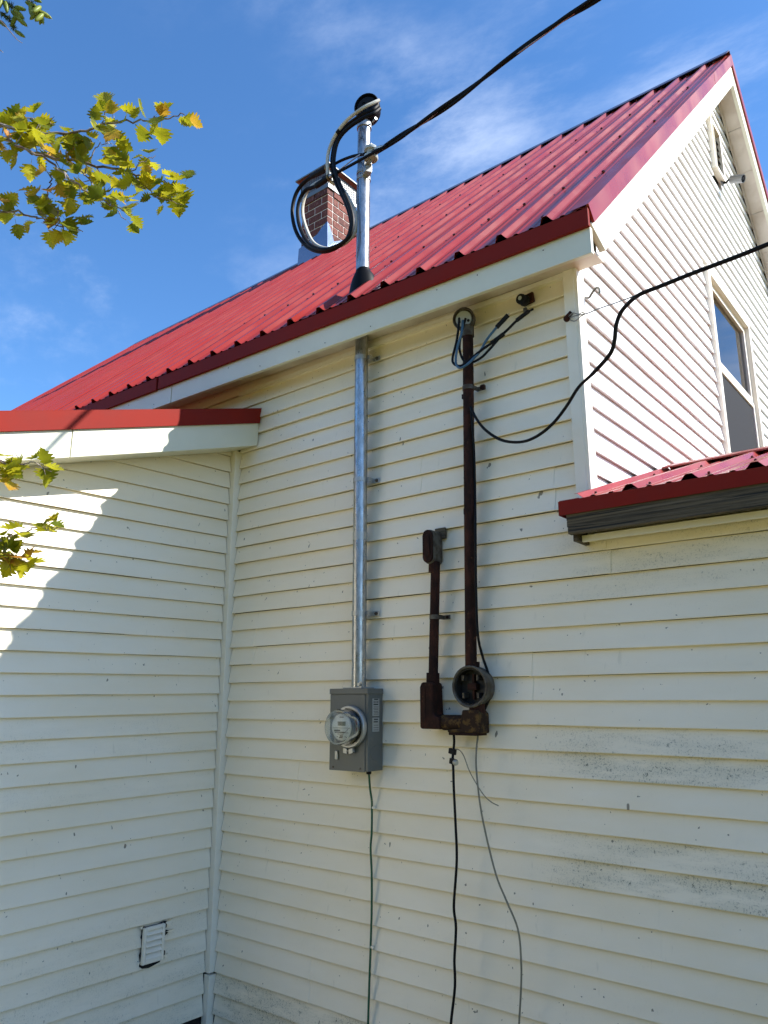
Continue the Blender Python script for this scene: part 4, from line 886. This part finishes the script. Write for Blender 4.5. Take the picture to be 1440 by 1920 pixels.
LIST = [
 ([(-0.8687, -2.4253, 3.2837), (-0.771, -2.3302, 3.2326), (-0.7047, -2.2684, 3.2064), (-0.6376, -2.2074, 3.1846), (-0.5559, -2.1407, 3.1817), (-0.4823, -2.088, 3.2023), (-0.3957, -2.0225, 3.2156), (-0.3447, -1.9825, 3.2185), (-0.2934, -1.9477, 3.2391)], .006, .0014, 34, .035, .25),
 ([(-0.9234, -2.406, 3.2924), (-0.8246, -2.3072, 3.2327), (-0.7563, -2.2446, 3.2088), (-0.6909, -2.1781, 3.1655), (-0.5875, -2.0852, 3.1357), (-0.4838, -1.9926, 3.1074), (-0.4154, -1.9299, 3.0836), (-0.3521, -1.8733, 3.0657)], .0075, .0014, 46, .05, .22),
 ([(-0.6323, -2.2475, 3.1168), (-0.5605, -2.1723, 3.0626), (-0.4979, -2.0973, 2.9856), (-0.4457, -2.0447, 2.9528), (-0.41, -2.0069, 2.9243)], .0035, .0012, 24, .045, .1),
 ([(-0.8026, -2.2273, 3.2448), (-0.7549, -2.1859, 3.2357), (-0.6756, -2.1083, 3.193), (-0.6237, -2.0469, 3.1318), (-0.5845, -1.9948, 3.0676), (-0.5511, -1.9483, 3.0065)], .0035, .0012, 22, .045, .2),
 ([(-0.9417, -2.3583, 3.0979), (-0.8321, -2.2485, 3.0307), (-0.7767, -2.1943, 3.0008), (-0.7189, -2.143, 2.986), (-0.6744, -2.1, 2.9636), (-0.6171, -2.0481, 2.9457)], .005, .0012, 20, .04, .35),
 ([(-0.6152, -2.151, 3.0647), (-0.6233, -2.1481, 3.0355), (-0.6337, -2.1447, 2.9989), (-0.6136, -2.1168, 2.9624), (-0.611, -2.1007, 2.9185)], .0022, .0010, 14, .035, .1),
 ([(-0.8204, -2.3125, 3.2596), (-0.7521, -2.2498, 3.2357), (-0.701, -2.2149, 3.2553), (-0.6642, -2.1868, 3.2598), (-0.6305, -2.1549, 3.2449)], .003, .0010, 14, .03, .3),
 ([(-0.5209, -2.0647, 3.239), (-0.51, -2.066, 3.2704), (-0.4993, -2.0671, 3.3004)], .0018, .0008, 4, .02, .3),
 ([(-0.4838, -1.9926, 3.1074), (-0.4361, -1.9658, 3.1434), (-0.4162, -1.9536, 3.1554)], .0018, .0008, 5, .02, .3),
 ([(-0.4611, -1.9667, 3.0835), (-0.4229, -1.9206, 3.0357), (-0.3719, -1.8733, 3.0163)], .0022, .0008, 10, .03, .2),
 ([(-0.5813, -2.0682, 3.0983), (-0.5528, -2.0669, 3.1657), (-0.5248, -2.0525, 3.1911), (-0.5012, -2.0326, 3.1882)], .002, .0008, 8, .03, .2),
 ([(-0.7648, -2.293, 2.307), (-0.6899, -2.2115, 2.2408), (-0.6506, -2.1731, 2.2197), (-0.622, -2.1475, 2.2117), (-0.5871, -2.1212, 2.2171), (-0.5528, -2.0875, 2.1986)], .004, .0010, 17, .024, .3),
 ([(-0.6453, -2.1688, 2.2197), (-0.6418, -2.1579, 2.1945), (-0.6374, -2.1459, 2.168), (-0.6282, -2.1355, 2.1587)], .0018, .0008, 6, .02, .1),
 ([(-0.7646, -2.2457, 1.9535), (-0.6756, -2.1865, 1.9924), (-0.6306, -2.1574, 2.0144), (-0.5865, -2.1272, 2.0313), (-0.553, -2.1052, 2.0468), (-0.5211, -2.0854, 2.0649)], .004, .0010, 14, .024, .3),
 ([(-0.7479, -2.224, 1.9277), (-0.6692, -2.1731, 1.9666), (-0.6373, -2.149, 1.9718), (-0.6066, -2.1235, 1.9692), (-0.5733, -2.0926, 1.9563)], .0028, .0010, 17, .026, .3),
]
for pts, r0, r1, nl_, sp_, t0 in LIST:
    o, P = branch(pts, r0, r1); leafy(o, P, int(nl_*1.17), t0, sp_, .92)
    if nl_ > 12:
        for i in range(7): thorns(P, 1).build('thorn', 'twig', o)
# limbs that tie the twigs to the trunk (outside the view)
def limb(a_, b_, r0, r1):
    a_, b_ = Vector(a_), Vector(b_); mid = a_.lerp(b_, .5)+Vector((random.uniform(-.1, .1), random.uniform(-.1, .1), .12))
    return branch([a_, mid, b_], r0, r1)
for i, zt in ((0, 2.7), (1, 2.6), (4, 2.4), (11, 1.7), (13, 1.5), (14, 1.45)):
    limb((-1.78, -3.22, zt), BR[i][1][0], .022, .007)
# rest of the crown, behind and to the left of the viewer's edge
cv_, cf_ = [], []
rest = MB(); rl = random.Random(3)
for i in range(1500):
    while True:
        p = Vector((rl.gauss(-2.6, .9), rl.gauss(-4.0, .8), rl.uniform(1.9, 5.6)))
        if p.y < -2.9 and p.x < -.7: break
    me = rl.choice(LEAVES); d = Vector((rl.gauss(0, 1), rl.gauss(0, 1), rl.gauss(-.4, .6))).normalized(); n_ = d.orthogonal().normalized(); x_ = d.cross(n_)
    rest.add([p+x_*v.co.x*1.1+d*v.co.y*1.1+n_*v.co.z*1.1 for v in me.vertices], [tuple(q.vertices) for q in me.polygons])
o = rest.build('crown', 'far_leaf', haw, smooth=True); o['kind'] = 'stuff'
for i in range(7): limb((-1.85, -3.15, 2.2+i*.33), (rl.gauss(-2.7, .6), rl.gauss(-4.1, .5), 2.6+i*.4), .02, .005)

# spruce boughs in the top left corner
spr = thing('spruce_tree', (-2.6, -4.6, -.12), 'spruce with soft pale new shoots hanging into the top left corner', 'tree')
S0 = spr.location
MB().tube([(-2.6, -4.6, -.2), (-2.6, -4.6, 3), (-2.6, -4.6, 9)], [.17, .13, .03], 10).build('trunk', 'bark', spr, smooth=True)
sh = MB().lathe((0, 0, 0), (0, 1, 0), [(.0015, 0), (.0045, .005), (.0064, .014), (.0062, .026), (.0042, .036), (.001, .041)], 9)
# soft needle fringe on the shoot
rs = random.Random(5)
for i in range(60):
    t = rs.uniform(.05, .95); a = rs.uniform(0, 6.283); r_ = .0058*math.sin(math.pi*min(1, t*.9+.12)); p = Vector((r_*math.cos(a), .041*t, r_*math.sin(a))); d = Vector((math.cos(a)*.5, 1.2, math.sin(a)*.5)).normalized(); s_ = d.orthogonal().normalized()*.0006
    sh.add([p-s_, p+s_, p+d*.007], [(0, 1, 2)])
shoot_me = bpy.data.meshes.new('new_shoot'); shoot_me.from_pydata(sh.v, [], sh.f); shoot_me.materials.append(MATS['spruce_shoot'])
for p in shoot_me.polygons: p.use_smooth = True
def shoot(par, pos, d, s_=1.):
    o = bpy.data.objects.new('new_shoot', shoot_me); C.objects.link(o); o.parent = par; d = Vector(d).normalized(); n_ = d.orthogonal().normalized(); x_ = d.cross(n_)
    o.matrix_local = Matrix(((x_.x*s_, d.x*s_, n_.x*s_, pos[0]-S0.x), (x_.y*s_, d.y*s_, n_.y*s_, pos[1]-S0.y), (x_.z*s_, d.z*s_, n_.z*s_, pos[2]-S0.z), (0, 0, 0, 1)))
def bough(pts, r, t0, t1, dens=420, ln=.016):
    P = spline(pts, 8); N = len(P); o = MB().tube(P, [r*(1-.7*i/(N-1)) for i in range(N)], 6).build('branch', 'twig', spr, smooth=True)
    nd = MB()
    for i in range(dens):
        t = rs.uniform(t0, t1)*(N-1); k = min(N-2, int(t)); q = P[k].lerp(P[k+1], t-k); ax = (P[k+1]-P[k]).normalized()
        d = (ax*rs.uniform(.2, 1)+Vector((rs.gauss(0, 1), rs.gauss(0, 1), rs.gauss(-.35, .8))).normalized()).normalized(); s_ = d.orthogonal().normalized()*.0008
        nd.add([q-s_, q+s_, q+d*ln*.6+s_*.8, q+d*ln, q+d*ln*.6-s_*.8], [(0, 1, 2, 3, 4)])
    if dens: n_ = nd.build('needles', 'spruce_needle', o); n_['kind'] = 'stuff'
    return o, P
o1, P1 = bough([(-0.9226, -2.4278, 3.775), (-0.8319, -2.3347, 3.7125), (-0.7865, -2.2881, 3.6813), (-0.7729, -2.2742, 3.672), (-0.7586, -2.2586, 3.6595)], .0035, .3, .97)
o2, P2 = bough([(-0.7594, -2.2964, 3.7752), (-0.7314, -2.2538, 3.7127), (-0.7179, -2.2319, 3.6783), (-0.7091, -2.2198, 3.6626), (-0.701, -2.2093, 3.6501)], .003, .2, .98)
o3, P3 = bough([(-0.9121, -2.3892, 3.6812), (-0.8296, -2.3118, 3.6469), (-0.7924, -2.2808, 3.6438), (-0.7788, -2.2669, 3.6344), (-0.7692, -2.2531, 3.6157), (-0.7671, -2.2454, 3.5969)], .0022, .4, .95, 260)
o4, P4 = bough([(-0.8351, -2.3888, 3.6671), (-0.7714, -2.3169, 3.6029), (-0.7486, -2.2898, 3.5754), (-0.7333, -2.2686, 3.5479), (-0.7199, -2.25, 3.5234), (-0.7093, -2.238, 3.5127)], .0024, .2, .3, 0)
bough([(-0.8296, -2.3451, 3.5447), (-0.781, -2.2923, 3.5019), (-0.764, -2.2757, 3.4927), (-0.7578, -2.2682, 3.4851)], .0024, .2, .3, 0)
cdir = lambda a_, b_: Vector((.78, .63, 0))*a_ - Vector((.15, -.19, .97))*b_
for par, pts in ((o1, [(-0.7469, -2.2601, 3.6522), (-0.7439, -2.2562, 3.6475), (-0.7514, -2.2622, 3.6475), (-0.7436, -2.2515, 3.6335), (-0.7574, -2.2651, 3.6413), (-0.7486, -2.253, 3.6257), (-0.7733, -2.2889, 3.6755), (-0.7655, -2.2806, 3.6693)]), (o2, [(-0.6842, -2.2101, 3.6538), (-0.6869, -2.2093, 3.6445), (-0.6899, -2.2107, 3.6413), (-0.6828, -2.2041, 3.6382), (-0.6949, -2.2147, 3.6413), (-0.6813, -2.2008, 3.632), (-0.7095, -2.2325, 3.66), (-0.7015, -2.2321, 3.6787), (-0.7197, -2.2427, 3.6662)]), (o3, [(-0.7576, -2.2468, 3.5836), (-0.7938, -2.2864, 3.6163)])):
    for i, p in enumerate(pts):
        shoot(par, p, cdir(rs.uniform(-.3, 1.0) if par is not o2 or i > 5 else rs.uniform(-.5, .8), rs.uniform(.2, 1.))+Vector((.6, -.75, -.24))*rs.uniform(-.3, .3), rs.uniform(.85, 1.15))
for i in range(9):
    a_ = rs.uniform(0, 6.28); z = 2.5+i*.55; bough([(-2.6, -4.6, z), (-2.6-.7*abs(math.cos(a_)), -4.6+.6*math.sin(a_)-.3, z+.1), (-2.6-1.5*abs(math.cos(a_)), -4.6+1.0*math.sin(a_)-.6, z-.15)], .02, .15, 1., 300, .03)
for src in (P1, P2, P3, P4): MB().tube(spline([(-2.6, -4.6, 4.2), Vector((-2.6, -4.6, 4.5)).lerp(src[0], .5)+Vector((0, 0, .25)), src[0]]), .008, 6).build('branch', 'twig', spr, smooth=True)

# trees beyond the gable, seen only mirrored in the window
def far_tree(x, y, h, r, label, seed):
    rd = random.Random(seed); t = thing('maple_tree', (x, y, -.12), label, 'tree', 'trees beyond the gable end')
    MB().tube([(x, y, -.2), (x+.1, y, h*.4), (x, y+.1, h*.85)], [.22, .15, .03], 9).build('trunk', 'bark', t, smooth=True)
    lb_ = MB()
    for i in range(9):
        z = h*(.3+.06*i); a_ = rd.uniform(0, 6.28); lb_.tube([(x, y, z), (x+r*.4*math.cos(a_), y+r*.4*math.sin(a_), z+.5), (x+r*.8*math.cos(a_), y+r*.8*math.sin(a_), z+1.1)], [.06, .04, .01], 6)
    lb_.build('limbs', 'bark', t)
    cr = MB(); blobs = [(Vector((x+rd.gauss(0, r*.45), y+rd.gauss(0, r*.45), h*(.5+.45*rd.random()))), r*rd.uniform(.25, .5)) for i in range(16)]
    for i in range(2600):
        c_, rr_ = rd.choice(blobs); d = Vector((rd.gauss(0, 1), rd.gauss(0, 1), rd.gauss(0, 1))).normalized(); p = c_+d*rr_*rd.uniform(.5, 1.05)
        a_ = Vector((rd.gauss(0, 1), rd.gauss(0, 1), rd.gauss(0, 1))).normalized()*.11; b_ = d.cross(a_)
        cr.add([p-a_, p+b_*.6, p+a_, p-b_*.6], [(0, 1, 2, 3)])
    o = cr.build('crown', 'far_leaf', t); o['kind'] = 'stuff'
far_tree(2.6, 15.0, 6.6, 2.0, 'green tree behind the house, lower one mirrored in the gable window', 11)
far_tree(5.2, 19.0, 9.4, 2.6, 'taller green tree behind the house, mirrored beside the window frame', 12)

# unseen foliage mass added behind the viewer to cut sky light on the walls
wd = MB(); rw = random.Random(21)
for i in range(26):
    cx = -24+i*1.9+rw.uniform(-.5, .5); cy = -19-rw.uniform(0, 5); hh = rw.uniform(4.5, 7.0)
    wd.tube([(cx, cy, -.2), (cx, cy, hh*.8)], [.2, .06], 6)
    for j in range(420):
        t = rw.random(); rr_ = (1.9*math.sin(math.pi*(.12+.86*t))+.3)*rw.uniform(.6, 1.05); a_ = rw.uniform(0, 6.283)
        p = Vector((cx+rr_*math.cos(a_), cy+rr_*math.sin(a_), .6+hh*t*.95)); d = Vector((rw.gauss(0, 1), rw.gauss(0, 1), rw.gauss(0, 1))).normalized()*rw.uniform(.25, .45); b_ = d.orthogonal().normalized()*.25
        wd.add([p-d, p+b_, p+d, p-b_], [(0, 1, 2, 3)])
o = wd.build('added_woods', 'far_leaf'); o['kind'] = 'stuff'; o['label'] = 'unseen green trees added behind the viewer to hold back sky light'; o['category'] = 'added_woods'
